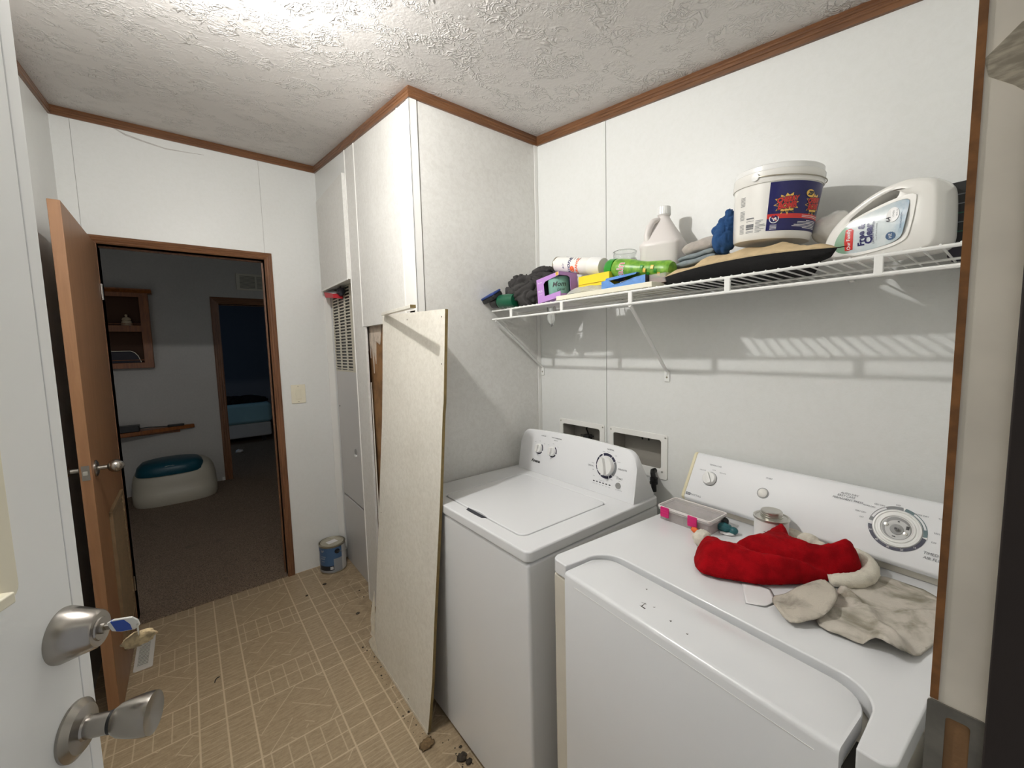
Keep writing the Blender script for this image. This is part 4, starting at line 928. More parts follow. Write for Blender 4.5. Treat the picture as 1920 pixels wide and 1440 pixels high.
# ---------------------------------------------------------------- small things on floor and far wall
pcn = thing('paint_can', 'blue and grey labelled paint can in the floor corner by the furnace', 'paint can', (0.687, 2.872, 0))
CX, CY, CR = 0.687, 2.872, 0.083
T_ = Matrix.Translation((CX, CY, 0))
build('can_body', MB().lathe([(0.0, 0.003), (CR-0.004, 0.0), (CR, 0.003), (CR-0.001, 0.008), (CR-0.001, 0.178), (CR+0.001, 0.184), (CR+0.001, 0.188), (CR-0.004, 0.190), (CR-0.0085, 0.180), (0.0, 0.180)], 48, T_), 'tin', pcn, smooth=True, angle=30)
build('can_lid', MB().lathe([(0.0, 0.183), (CR-0.009, 0.183), (CR-0.009, 0.186), (CR-0.010, 0.1895), (CR-0.016, 0.1895), (CR-0.018, 0.186), (0.0, 0.186)], 48, T_), 'tin_lid', pcn, smooth=True, angle=30)
rf = lambda z: CR-0.0004; D_ = math.radians
m = MB()
patch_cyl(m, CX, CY, D_(-62), D_(-340+180), 0.010, 0.176, rf, 40, 3); 
m = MB()
patch_cyl(m, CX, CY, D_(-62), D_(40), 0.010, 0.176, rf, 24, 3)
patch_cyl(m, CX, CY, D_(-190), D_(-101), 0.055, 0.176, rf, 24, 0)
patch_cyl(m, CX, CY, D_(-101), D_(-62), 0.10, 0.176, rf, 12, 0); patch_cyl(m, CX, CY, D_(-101), D_(-62), 0.010, 0.10, rf, 12, 1)
patch_cyl(m, CX, CY, D_(-190), D_(-101), 0.024, 0.055, rf, 24, 2); patch_cyl(m, CX, CY, D_(-190), D_(-101), 0.010, 0.024, rf, 24, 1)
build('can_label', m, ['can_blue', 'can_grey', 'can_black', 'can_side'], pcn, smooth=True)
rl_ = lambda z: CR+0.0002
m = MB(); text_cyl(m, 'ar', 0.030, CX, CY, D_(-150), 0.158, rl_)
text_cyl(m, 'INTERIOR', 0.008, CX, CY, D_(-148), 0.118, rl_); text_cyl(m, 'PAINT', 0.012, CX, CY, D_(-150), 0.104, rl_); text_cyl(m, 'SATIN', 0.008, CX, CY, D_(-150), 0.086, rl_)
patch_cyl(m, CX, CY, D_(-117), D_(-104), 0.030, 0.050, rl_, 6); patch_cyl(m, CX, CY, D_(-178), D_(-172), 0.030, 0.15, rl_, 4)
build('lettering', m, 'can_side', pcn)
m = MB(); Fc = along((CX+0.0835*math.cos(D_(-84)), CY+0.0835*math.sin(D_(-84)), 0.150), (math.cos(D_(-84)), math.sin(D_(-84)), 0))
m.lathe([(0.017, 0), (0.016, 0.0025), (0.004, 0.003), (0.0, 0.005)], 24, Fc); build('handle_boss', m, 'can_black', pcn, smooth=True)
hp = [(CX+0.088*math.cos(D_(-84)), CY+0.088*math.sin(D_(-84)), 0.150)]+[(CX+(0.087)*math.cos(D_(a)), CY+(0.087)*math.sin(D_(a)), 0.150-0.030*math.sin(PI*(a+84)/160)) for a in range(-74, 77, 12)]
build('wire_handle', MB().tube(hp, 0.0016, 6), 'steel', pcn, smooth=True)
build('paper_scrap', MB().box(-0.034, 0.030, -0.022, 0.022, 0.1866, 0.1872, M=T_ @ rz_(0.25)), 'paper', pcn)

vt = thing('floor_register', 'white slotted floor register beside the open wooden door', 'vent', (-0.262, 2.665, 0))
fr = build('register_plate', MB().plate(rrect(-0.299, -0.229, 2.513, 2.818, 0.008, 4), rrect(-0.287, -0.247, 2.545, 2.786, 0.003, 4), 0.0, 0.005), 'register', vt, bevel=0.0015)
build('register_well', MB().box(-0.288, -0.246, 2.544, 2.787, 0.0003, 0.0012), 'dark_gap', vt)
s0 = build('louver', MB().box(-0.287, -0.247, -0.0024, 0.0024, 0.0012, 0.0040), 'register', fr); inv_y = 2.665
for v_ in s0.data.vertices: v_.co.y = v_.co.y+inv_y
s0.location = (0, -0.114, 0)
copies(s0, [(0, -0.114+0.0124*k, 0) for k in range(1, 20)], fr)

sw = thing('light_switch', 'cream rocker light switch on the wall between doorway and furnace', 'switch', (0.562, YB, 1.20))
Ms = Matrix(((1, 0, 0, 0), (0, 0, -1, YB), (0, 1, 0, 0), (0, 0, 0, 1)))
build('switch_plate', MB().prism(rrect(0.521, 0.606, 1.139, 1.261, 0.004, 4), 0, 0.006, M=Ms), 'cream_light', sw, bevel=0.002)
build('rocker', MB().prism(rrect(0.546, 0.580, 1.166, 1.234, 0.002, 3), 0.005, 0.009, M=Ms), 'cream_light', sw, bevel=0.0015)
for z_ in (1.150, 1.250): build('screw', MB().lathe([(0.003, 0), (0.002, 0.001), (0, 0.001)], 10, along((0.563, YB-0.006, z_), (0, -1, 0))), 'tin', sw)

def lump(name, label, cat, c, r, mat, seed, squash=0.35, group=None):
    def f_(p): return 1+0.55*noise.noise(p*2.6+Vector((seed*7.1, 0, 0)))+0.2*noise.noise(p*6+Vector((0, seed, 0)))
    m = MB().ball((c[0], c[1], r*squash*0.85), (r, r*0.8, r*squash), 18, 10, fn=f_)
    m.v = [(x, y, max(z, 0.0003)) for x, y, z in m.v]
    o = build(name, m, mat, smooth=True, angle=180); setp(o, label, cat, group); return o
lump('debris_clump', 'brown crumbly clump at the foot of the leaning board', 'debris', (0.598, 1.316), 0.027, 'dirt_brown', 1, 0.3)
lump('debris_scrap', 'large dark scrap on the vinyl at the base of the washer', 'debris', (0.672, 1.188), 0.019, 'dirt', 2)
lump('debris_scrap', 'small dark scrap next to the larger one below the washer', 'debris', (0.684, 1.160), 0.012, 'dirt', 3)
lump('debris_scrap', 'speck of dirt on the vinyl just behind the large dark scrap', 'debris', (0.690, 1.228), 0.006, 'dirt', 6)
lump('debris_scrap', 'grey crumb lying on vinyl before the furnace post', 'debris', (0.652, 2.265), 0.010, 'dirt', 8)
random.seed(5); m = MB()
for k in range(70):
    if k < 32: y_ = 1.36+0.62*random.random(); x_ = 0.606-0.03*random.random()**2
    elif k < 54: y_ = 1.05+0.24*random.random(); x_ = 0.694-0.05*random.random()**1.5
    else: y_ = 1.95+0.55*random.random(); x_ = 0.742-0.04*random.random()**1.5
    r_ = 0.0015+0.0035*random.random()**2
    m.ball((x_, y_, r_*0.4), (r_, r_*(0.6+0.8*random.random()), r_*0.5), 6, 4)
cr = build('dirt_crumbs', m, 'dirt', kind='stuff'); setp(cr, 'tiny dark crumbs along the feet of board, washer and closet wall', 'crumbs')
hr = build('floor_thread', MB().tube([(-0.004, 2.196, 0.002), (-0.001, 2.210, 0.003), (0.006, 2.219, 0.003), (0.016, 2.222, 0.002)], 0.0022, 6), 'black', smooth=True); setp(hr, 'short dark thread curled on the middle of the vinyl floor', 'thread')
lump('debris_scrap', 'dark fleck on vinyl in front of the paint can', 'debris', (0.585, 2.700), 0.010, 'dirt', 11)
lump('debris_scrap', 'dark fleck on vinyl in front of the doorway casing', 'debris', (0.470, 2.640), 0.008, 'dirt', 12)

# ---------------------------------------------------------------- wire shelf
XS, ZT, ZL = 1.104, 1.634, 1.597
SY0, SY1 = 0.045, 1.520
sh = thing('wire_shelf', 'white vinyl-coated wire shelf along the wall above the machines', 'shelf', (1.26, 0.78, ZT))
for nme, x_, z_, r_ in (('front_lip', XS, ZT, 0.0038), ('front_rail', XS, ZL, 0.0042), ('middle_rail', 1.256, ZT-0.005, 0.0026), ('back_rail', 1.402, ZT-0.005, 0.0030)):
    build(nme, MB().tube([(x_, SY0, z_), (x_, SY1, z_)], r_, 8), 'wire', sh, smooth=True)
w0 = build('deck_wire', MB().tube([(XS-0.003, 0.78, ZT+0.0035), (1.405, 0.78, ZT)], 0.0021, 6), 'wire', sh, smooth=True)
w0.location = (0, SY0+0.012-0.78, 0)
copies(w0, [(0, SY0+0.012-0.78+0.0264*k, 0) for k in range(1, 55)], sh)
for y_ in (0.195, 0.489, 0.783, 1.082, 1.383):
    build('lip_tab', MB().box(XS-0.004, XS+0.004, y_-0.0075, y_+0.0075, ZL-0.003, ZT+0.002), 'wire', sh, bevel=0.002)
for y0_, y1_ in ((0.787, 0.838), (1.496, 1.5235), (0.060, 0.046)):
    br = build('brace', MB().tube([(XS+0.002, y0_, ZL-0.004), (XS+0.012, y0_+(y1_-y0_)*0.03, ZL-0.010), (1.398, y1_, 1.375), (1.4095, y1_, 1.366), (1.4105, y1_, 1.352)], 0.0062, 10), 'wire', sh, smooth=True)
    build('brace_foot', MB().box(1.4085, 1.4132, y1_-0.011, y1_+0.011, 1.326, 1.366), 'wire', br, bevel=0.002)
    build('brace_screw', MB().lathe([(0.004, 0), (0.003, 0.0015), (0, 0.0018)], 12, along((1.4085, y1_, 1.343), (-1, 0, 0))), 'tin', br)
for y_ in (0.30, 0.70, 1.10, 1.45):
    build('wall_clip', MB().box(1.398, 1.4132, y_-0.006, y_+0.006, ZT-0.014, ZT+0.004), 'wire', sh, bevel=0.002)
ZD = ZT+0.005                                     # what stands on the deck

def cloth_ball(name, lab, cat, parts, mat, voxel=0.006, seed=0, amp=0.012, freq=26, floor=None, sub=True, wall=None):
    m = MB()
    for c_, r_ in parts: m.ball(c_, r_, 24, 16)
    me = bpy.data.meshes.new(name); me.from_pydata(m.v, [], m.f)
    o = bpy.data.objects.new(name, me); COL.objects.link(o)
    md = o.modifiers.new('r', 'REMESH'); md.mode = 'VOXEL'; md.voxel_size = voxel
    dg = bpy.context.evaluated_depsgraph_get(); me2 = bpy.data.meshes.new_from_object(o.evaluated_get(dg))
    bpy.data.objects.remove(o, do_unlink=True)
    vs = []; sd = Vector((seed*3.7, seed*1.3, seed*0.7))
    me2.calc_loop_triangles() if hasattr(me2, 'calc_loop_triangles') else None
    for v in me2.vertices:
        p = v.co.copy(); nn_ = v.normal
        wv = p+Vector((noise.noise(p*9+sd), noise.noise(p*9+sd+Vector((5, 0, 0))), noise.noise(p*9+sd+Vector((0, 5, 0)))))*0.05
        n1 = noise.noise(wv*freq+sd); n2 = noise.noise(Vector((wv.x*1.2, wv.y*0.7, wv.z*1.6))*freq*1.7+sd*2.0)
        q = p+nn_*(amp*(0.6*noise.noise(p*freq*0.6+sd*3.0)-0.75*math.exp(-(n1/0.09)**2)-0.5*math.exp(-(n2/0.08)**2)))
        if floor is not None: q.z = max(q.z, floor)
        if wall is not None: q.x = min(q.x, wall)
        vs.append(tuple(q))
    mb = MB(); mb.v = vs; mb.f = [tuple(p.vertices) for p in me2.polygons]; mb.mi = [0]*len(mb.f)
    o = build(name, mb, mat, smooth=True, angle=180); setp(o, lab, cat); return o

def face_angle0(F, p=(0, 0, 1.4688)):
    q = F.inverted() @ Vector(p); return math.atan2(q.y, q.x)
# scrub pad, green bottle, dark clothes
sp = thing('scrub_brush', 'black scrub brush with a blue pad on the shelf end by the closet wall', 'brush', (1.09, 1.50, 1.69))
Fb = frame((1.085, 1.500, 1.700), (0.05, 1.0, -0.16), (1, 0, 0.55))
build('pad', MB().prism(rrect(-0.052, 0.052, -0.030, 0.030, 0.014, 5), 0.0, 0.009, M=Fb @ Matrix.Rotation(PI, 4, 'X')), 'navy_cloth', sp, bevel=0.003)
build('brush_head', MB().prism(rrect(-0.050, 0.050, -0.030, 0.030, 0.014, 5), 0.0, 0.020, M=Fb), 'black', sp, bevel=0.005)
gb = thing('green_bottle', 'small dark green bottle with black cap lying before the charcoal clothes', 'bottle', (1.10, 1.42, 1.66))
Fg = along((1.097, 1.500, ZD+0.031), (0.10, -1, -0.012))
build('bottle_body', MB().lathe([(0.0, 0.044), (0.024, 0.044), (0.029, 0.050), (0.030, 0.060), (0.030, 0.128), (0.027, 0.140), (0.0, 0.142)], 32, Fg), 'dark_green', gb, smooth=True, angle=40)
build('bottle_cap', MB().lathe([(0.010, 0.006), (0.012, 0.0), (0.024, 0.0), (0.027, 0.004), (0.0275, 0.044), (0.0, 0.046)], 32, Fg), 'black', gb, smooth=True, angle=40)
m = MB()
Fq = Fg
for a_ in range(4):
    pass
patch_cyl(m, 0, 0, D_(150), D_(215), 0.100, 0.104, lambda z: 0.0303, 10, 0, 1, Fq); patch_cyl(m, 0, 0, D_(150), D_(215), 0.112, 0.114, lambda z: 0.0303, 10, 0, 1, Fq); patch_cyl(m, 0, 0, D_(150), D_(215), 0.118, 0.120, lambda z: 0.0303, 10, 0, 1, Fq)
n_ = 24; rows = [[(0.0304*math.cos(D_(196)+rr*math.cos(2*PI*i/n_)/0.0304), 0.0304*math.sin(D_(196)+rr*math.cos(2*PI*i/n_)/0.0304), 0.078+rr*1.2*math.sin(2*PI*i/n_)) for i in range(n_)] for rr in (0.0085, 0.0055)]
m2 = MB(); m2.grid(rows, closed=True); m.add(m2.v, m2.f, 0, Fq)
text_cyl(m, 'F', 0.016, 0, 0, D_(150), 0.075, lambda z: 0.0304, M=Fq)
build('label_print', m, 'can_side', gb)
cloth_ball('clothes_heap', 'crumpled charcoal garment heaped on the shelf beside the purple box', 'clothes',
    [((1.215, 1.425, 1.715), (0.085, 0.085, 0.085)), ((1.225, 1.31, 1.735), (0.080, 0.085, 0.075)), ((1.19, 1.36, 1.685), (0.095, 0.10, 0.06)), ((1.28, 1.24, 1.76), (0.05, 0.06, 0.065)), ((1.29, 1.225, 1.800), (0.030, 0.040, 0.045)), ((1.15, 1.31, 1.67), (0.05, 0.065, 0.045))], 'charcoal', 0.004, 4, 0.020, 13, ZD)

# purple box with window, and the mug in it
bx = thing('gift_box', 'lavender cardboard box with a cut-out window at the shelf front', 'box', (1.14, 1.10, ZD))
BX0 = Vector((1.119, 1.228, ZD+0.001)); ebx = Vector((-0.012, -0.136, 0.013)).normalized(); dbx = Vector((1, -0.088, 0)).normalized()
eby = dbx.cross(ebx).normalized()
if eby.z < 0: eby = -eby
Bf = Matrix(((ebx.x, eby.x, -dbx.x, BX0.x), (ebx.y, eby.y, -dbx.y, BX0.y), (ebx.z, eby.z, -dbx.z, BX0.z), (0, 0, 0, 1)))     # x along the front, y up, z towards the viewer
W_, H_, DP = 0.140, 0.094, 0.088
m = MB(); T0 = 0.0014
m.prism([(0, 0), (W_, 0), (W_, 0.021), (0.045, 0.021), (0.043, 0.068), (0.055, 0.076), (W_, 0.081), (W_, H_), (0, H_)], -T0, 0, M=Bf)
build('box_front', m, 'purple', bx)
m = MB(); m.box(0, W_, 0, T0, -DP, -T0, M=Bf); m.box(0, T0, T0, H_, -DP, -T0, M=Bf); m.box(T0, W_, H_-T0, H_, -DP, -T0, M=Bf); m.box(0, W_, 0, H_, -DP-T0, -DP, M=Bf)
m.prism([(0, 0), (DP, 0), (DP, H_), (0, H_), (0, 0.081), (0.040, 0.081), (0.052, 0.074), (0.052, 0.014), (0, 0.012)], W_-T0, W_, M=Bf @ Matrix(((0, 0, 1, 0), (0, 1, 0, 0), (-1, 0, 0, 0), (0, 0, 0, 1))))
o = build('box_shell', m, 'purple', bx)
build('box_lining', MB().box(0.0345, 0.036, T0, H_-T0, -DP, -T0, M=Bf).box(0.036, W_-T0, T0, H_-T0, -DP+0.0002, -DP+0.0012, M=Bf), 'black', bx)
m = MB(); text_on(m, 'MUG', 0.012, Bf @ Matrix.Translation((0.021, 0.044, 0))); text_on(m, 'ceramic gift', 0.0050, Bf @ Matrix.Translation((0.021, 0.033, 0))); text_on(m, 'for you', 0.0085, Bf @ Matrix.Translation((0.022, 0.078, 0)))
build('lettering', m, 'white_print', bx)
m = MB(); m.box(W_-0.020, W_-0.004, 0.0815, 0.0935, 0.0, 0.0006, M=Bf); text_on(m, '$', 0.009, Bf @ Matrix.Translation((W_-0.012, 0.0875, 0.0004)), mi=1); build('price_sticker', m, ['yellow_print', 'ink'], bx)
mg = thing('mug', 'teal ceramic mug showing through the lavender box window', 'mug', tuple(Bf @ Vector((0.09, 0.004, -0.045))))
Fm = Bf @ Matrix.Translation((0.0845, 0.0030, -0.0450)) @ Matrix.Rotation(-PI/2, 4, 'X')
build('mug_body', MB().lathe([(0.0, 0.0), (0.038, 0.0), (0.0425, 0.006), (0.043, 0.080), (0.0405, 0.081), (0.0395, 0.008), (0.0, 0.006)], 40, Fm), 'mug_teal', mg, smooth=True, angle=40)
fam = face_angle0(Fm); m = MB()
text_cyl(m, 'Mom', 0.026, 0, 0, fam-0.05, 0.050, lambda z: 0.0434, M=Fm, shear=0.3, bold=0.0004); text_cyl(m, 'Love', 0.015, 0, 0, fam+0.10, 0.030, lambda z: 0.0434, M=Fm, shear=0.3); build('lettering', m, 'black', mg)

# yellow card box, spray can lying behind
yb_ = thing('yellow_box', 'flat bright yellow card box behind the lavender box', 'box', (1.17, 0.97, ZD))
build('box_body', MB().box(1.155, 1.215, 0.905, 1.045, ZD+0.012, ZD+0.082), 'yellow', yb_, bevel=0.001)
build('box_flap', MB().box(1.152, 1.155, 0.93, 1.045, ZD+0.052, ZD+0.0525), 'yellow_print', yb_)
sc_ = thing('spray_can', 'white aerosol can lying on its side across the yellow box', 'spray can', (1.24, 1.09, 1.78))
Fs_ = along((1.238, 1.236, 1.806), (-0.03, -1, -0.20))
build('can_body', MB().lathe([(0.0, 0.004), (0.026, 0.0), (0.031, 0.003), (0.0325, 0.008), (0.0325, 0.190), (0.030, 0.197), (0, 0.198)], 36, Fs_), 'white_gloss', sc_, smooth=True, angle=35)
build('can_rim', MB().lathe([(0.0322, 0.003), (0.0335, 0.005), (0.0335, 0.009), (0.0322, 0.011)], 36, Fs_), 'tin', sc_, smooth=True)
build('can_cap', MB().lathe([(0.0335, 0.192), (0.0335, 0.245), (0.031, 0.252), (0.0, 0.252)], 36, Fs_), 'plastic_white', sc_, smooth=True, angle=35)
# local frame of the lying can: angle 180 faces down; find the angle that faces the camera
def face_angle(F, p=(0, 0, 1.4688)):
    q = F.inverted() @ Vector(p); return math.atan2(q.y, q.x)
fa = face_angle(Fs_)
def lying_text(m, s_, size, F, R, a, z, mi=0, **k):   # text reading along the cylinder's axis
    vs, fs = text_raw(s_, size, **k)
    m.add([(R*math.cos(a-y/R), R*math.sin(a-y/R), z+x) for x, y, zz in vs], fs, mi, F)
def ring_text(m, s_, size, F, R, a, z, mi=0, flip=1, **k):   # text reading round the cylinder
    vs, fs = text_raw(s_, size, **k)
    m.add([(R*math.cos(a+flip*x/R), R*math.sin(a+flip*x/R), z+flip*y) for x, y, zz in vs], fs, mi, F)
m = MB()
ring_text(m, 'ozone', 0.030, Fs_, 0.0329, fa+0.1, 0.098, 0, flip=-1, shear=0.3, bold=0.0006)
ring_text(m, 'air', 0.020, Fs_, 0.0329, fa+0.15, 0.068, 0, flip=-1, shear=0.3)
ring_text(m, 'ORANGE', 0.017, Fs_, 0.0329, fa+0.05, 0.142, 1, flip=-1, bold=0.0006)
for i in range(5): patch_cyl(m, 0, 0, fa-1.15, fa-0.75+0.05*(i % 2), 0.090+0.014*i, 0.094+0.014*i, lambda z: 0.0328, 6, 2, 1, Fs_)
rows = [[(0.0329*math.cos(fa+0.42+rr*math.cos(2*PI*i/20)/0.0329), 0.0329*math.sin(fa+0.42+rr*math.cos(2*PI*i/20)/0.0329), 0.118+rr*math.sin(2*PI*i/20)) for i in range(20)] for rr in (0.012, 0.0005)]
m2 = MB(); m2.grid(rows, closed=True); m.add(m2.v, m2.f, 1, Fs_)
build('label_print', m, ['navy', 'orange', 'ink_mid'], sc_)

# cream board, bag, blue box, small tray
cbd = build('shelf_board', MB().prism([(1.100, 1.108), (1.100, 0.706), (1.30, 0.70), (1.30, 1.11)], ZD, ZD+0.016), 'cream_board', bevel=0.0015); setp(cbd, 'cream melamine board laid flat on the shelf wires', 'board')
ZB = ZD+0.0165
m = pillow([(1.106, 1.075), (1.104, 1.02), (1.115, 0.93), (1.135, 0.90), (1.19, 0.90), (1.20, 0.98), (1.17, 1.06)], lambda x, y, d: ZB+min(d*0.9, 0.022)+0.010*nz(x, y, 1, 28)*min(1, d/0.01)+0.002, lambda x, y, d: ZB+0.0005, 0.007)
o = build('plastic_wrap', m, 'film', smooth=True, angle=180); setp(o, 'crinkled whitish plastic wrap lying on the cream board', 'plastic wrap')
bb_ = thing('blue_carton', 'torn open light blue carton on the cream board', 'carton', (1.16, 0.84, ZB))
Q0 = Vector((1.118, 0.908, ZB)); Bq = Matrix(((0.12, 0, -0.993, Q0.x), (-0.993, 0, -0.12, Q0.y), (0, 1, 0, Q0.z), (0, 0, 0, 1)))
m = MB(); m.add([(0, 0, 0), (0.157, 0, 0), (0.157, 0.030, 0), (0.120, 0.026, 0.001), (0.080, 0.016, 0.002), (0.050, 0.012, 0.002), (0.024, 0.030, 0.001), (0, 0.026, 0)], [(0, 1, 2, 3, 4, 5, 6, 7)], 0, Bq)
build('carton_front', m, 'blue_card', bb_, solid=0.0012)
m = MB(); m.box(0, 0.157, 0, 0.0012, -0.10, 0, M=Bq); m.box(0, 0.0012, 0, 0.026, -0.10, 0, M=Bq); m.box(0.156, 0.157, 0, 0.030, -0.10, 0, M=Bq); m.box(0, 0.157, 0, 0.032, -0.1012, -0.10, M=Bq)
build('carton_tray', m, 'card_dark', bb_)
m = MB(); m.add([(0.005, 0.038, -0.02), (0.060, 0.040, -0.012), (0.112, 0.046, -0.03), (0.125, 0.046, -0.09), (0.01, 0.034, -0.10)], [(0, 1, 2, 3, 4)], 0, Bq); m.add([(0.005, 0.038, -0.02), (0.060, 0.040, -0.012), (0.112, 0.046, -0.03), (0.110, 0.040, -0.026), (0.058, 0.030, -0.006), (0.010, 0.026, -0.006)], [(0, 1, 4, 5), (1, 2, 3, 4)], 0, Bq)
build('carton_flap', m, 'blue_card', bb_, solid=0.0012)
ct = thing('clear_tray', 'small clear plastic tray with brown contents between blue carton and cushion', 'tray', (1.17, 0.72, ZB))
build('tray_body', MB().plate(rrect(1.150, 1.23, 0.690, 0.750, 0.006, 4), rrect(1.153, 1.227, 0.693, 0.747, 0.004, 4), ZB, ZB+0.028), 'clear_plastic', ct)
build('tray_contents', MB().box(1.154, 1.226, 0.694, 0.746, ZB, ZB+0.016), 'brown_board', ct)

# green bottle lying
gn = thing('detergent_bottle', 'bright green bottle lying on its side before the milky jug', 'bottle', (1.20, 0.80, 1.72))
Fn = along((1.198, 0.944, 1.738), (0.02, -1, -0.175))
build('bottle_body', MB().lathe([(0.0, 0.036), (0.030, 0.036), (0.0345, 0.042), (0.0355, 0.060), (0.034, 0.100), (0.029, 0.130), (0.027, 0.160), (0.030, 0.215), (0.031, 0.235), (0.026, 0.248), (0.0, 0.25)], 36, Fn), 'lime', gn, smooth=True, angle=40)
build('bottle_cap', MB().lathe([(0.0, 0.0), (0.024, 0.0), (0.030, 0.005), (0.0345, 0.014), (0.0355, 0.037), (0.0, 0.040)], 36, Fn), 'green', gn, smooth=True, angle=40)
fa = face_angle(Fn); m = MB()
ring_text(m, 'Gain', 0.040, Fn, 0.0364, fa+0.35, 0.078, 0, flip=-1, bold=0.0012); ring_text(m, 'Gain', 0.040, Fn, 0.0366, fa+0.35, 0.078, 1, flip=-1, bold=-0.0004)
for i in range(6):
    a_ = fa-0.5+0.35*(i % 3); z_ = 0.150+0.013*i
    patch_cyl(m, 0, 0, a_, a_+0.4, z_, z_+0.010, lambda z: 0.0318, 6, 2 if i % 2 else 3, 2, Fn)
build('label_print', m, ['white_print', 'red_print', 'yellow_print', 'green'], gn)
for nm_, a_, z_, mt in (('sticker', fa+0.75, 0.165, 'can_side'),):
    m = MB(); patch_cyl(m, 0, 0, a_, a_+0.55, z_-0.018, z_+0.018, lambda z: 0.0325, 8, 0, 1, Fn); build(nm_, m, mt, gn)

# glass jar
jr = thing('glass_jar', 'clear wide-mouth glass jar standing behind the lying bottles', 'jar', (1.325, 0.965, ZD))
Fj = Matrix.Translation((1.325, 0.965, ZD))
build('jar_body', MB().lathe([(0.0, 0.0), (0.046, 0.0), (0.050, 0.006), (0.050, 0.125), (0.045, 0.145), (0.042, 0.150), (0.042, 0.172), (0.044, 0.174), (0.044, 0.178), (0.041, 0.180), (0.039, 0.178), (0.039, 0.150), (0.046, 0.124), (0.046, 0.008), (0.0, 0.006)], 40, Fj), 'glass', jr, smooth=True, angle=60)

# milky gallon jug
jg = thing('milk_jug', 'milky translucent gallon jug with white cap against the wall', 'jug', (1.322, 0.805, ZD))
JC = Vector((1.322, 0.802, ZD)); rows = []
def sq(r, k): # rounded square ring
    out = []
    for i in range(40):
        a = 2*PI*i/40+0.25; c_, s_ = math.cos(a), math.sin(a); e_ = k
        rr = r/((abs(math.cos(a-0.25))**e_+abs(math.sin(a-0.25))**e_)**(1/e_)); out.append((rr*c_, rr*s_))
    return out
for z_, r_, k_ in ((0.0, 0.060, 5), (0.004, 0.068, 5), (0.012, 0.072, 5), (0.05, 0.072, 6), (0.150, 0.072, 6), (0.156, 0.074, 6), (0.166, 0.074, 6), (0.172, 0.071, 5), (0.195, 0.058, 3.5), (0.225, 0.040, 2.6), (0.248, 0.026, 2.1), (0.258, 0.0205, 2), (0.264, 0.0195, 2), (0.266, 0.022, 2), (0.269, 0.0195, 2), (0.280, 0.0190, 2)):
    rows.append([(JC.x+x*0.94, JC.y+y*0.94, JC.z+z_) for x, y in sq(r_, k_)])
m = MB(); m.grid(rows, closed=True); m.f += [tuple(range(40))[::-1], tuple(range(15*40, 16*40))]; m.mi += [0, 0]
jb_ = build('jug_body', m, 'hdpe', jg, smooth=True, angle=60)
dj = Vector((-0.62, 0.25, 0)).normalized()
hp = [JC+Vector((0, 0, 0.252))+dj*0.022, JC+Vector((0, 0, 0.246))+dj*0.042, JC+Vector((0, 0, 0.225))+dj*0.058, JC+Vector((0, 0, 0.198))+dj*0.067, JC+Vector((0, 0, 0.178))+dj*0.064]
build('jug_handle', MB().tube(hp, [0.0095, 0.0105, 0.011, 0.011, 0.012], 12), 'hdpe', jg, smooth=True)
m = MB(); rows = []
for z_, r_ in ((0.268, 0.0205), (0.270, 0.0215), (0.294, 0.021), (0.296, 0.0195)):
    rows.append([(JC.x+(r_+(0.0006 if i % 2 else 0))*math.cos(2*PI*i/48), JC.y+(r_+(0.0006 if i % 2 else 0))*math.sin(2*PI*i/48), JC.z+z_) for i in range(48)])
m.grid(rows, closed=True); m.f += [tuple(range(48))[::-1], tuple(range(3*48, 4*48))]; m.mi += [0, 0]
build('jug_cap', m, 'plastic_white', jg)

# quilted cushion
cu = thing('pet_cushion', 'tan quilted cushion with black underside beneath the white bucket', 'cushion', (1.25, 0.46, ZD))
ol = [(1.150, 0.700), (1.140, 0.64), (1.138, 0.55), (1.139, 0.46), (1.140, 0.35), (1.144, 0.285), (1.150, 0.258), (1.159, 0.256), (1.162, 0.290), (1.180, 0.335), (1.28, 0.350), (1.395, 0.36), (1.395, 0.60), (1.37, 0.70), (1.25, 0.725), (1.17, 0.722)]
def mid(x, y): return ZD+0.029+0.015*math.sin(PI*max(0, min(1, (0.70-y)/0.42)))+0.004*max(0, (0.5-y)/0.2)
def ctop(x, y, d): return mid(x, y)+0.050*(1-math.exp(-d/0.035))*(0.75 if y > 0.6 else 1.0)-0.007*abs(math.sin((y-0.1*x)*34))*min(1, d/0.02)-0.004*abs(math.sin(x*30))*min(1, d/0.02)
m = pillow(ol, ctop, lambda x, y, d: mid(x, y)-0.001, 0.010); build('quilted_top', m, 'tan_cloth', cu, smooth=True, angle=180)
m = pillow(ol, lambda x, y, d: mid(x, y), lambda x, y, d: ZD+0.0005+(mid(x, y)-ZD)*math.exp(-d/0.008), 0.010); build('underside', m, 'black_cloth', cu, smooth=True, angle=180)

# white bucket
BC = Vector((1.262, 0.450, 1.733)); tilt = Matrix.Rotation(math.radians(6), 4, Vector((1, -0.25, 0)))
bk = thing('plastic_bucket', 'white plastic bucket with navy label and lid on the tan cushion', 'bucket', BC)
Bk = Matrix.Translation(BC) @ tilt
def br_(z): return 0.0890+0.0125*(z/0.165)
build('bucket_body', MB().lathe([(0.0, 0.0), (0.086, 0.0), (0.0885, 0.003), (br_(0.02), 0.02), (br_(0.148), 0.148), (0.0, 0.148)], 64, Bk), 'white_gloss', bk, smooth=True, angle=35)
build('bucket_collar', MB().lathe([(0.096, 0.134), (0.1015, 0.133), (0.1028, 0.135), (0.1028, 0.160), (0.101, 0.162), (0.096, 0.163)], 64, Bk), 'white_gloss', bk, smooth=True, angle=35)
build('bucket_lid', MB().lathe([(0.0, 0.170), (0.085, 0.170), (0.088, 0.176), (0.095, 0.177), (0.0988, 0.174), (0.0995, 0.163), (0.098, 0.162), (0.0, 0.162)], 64, Bk), 'plastic_white', bk, smooth=True, angle=30)
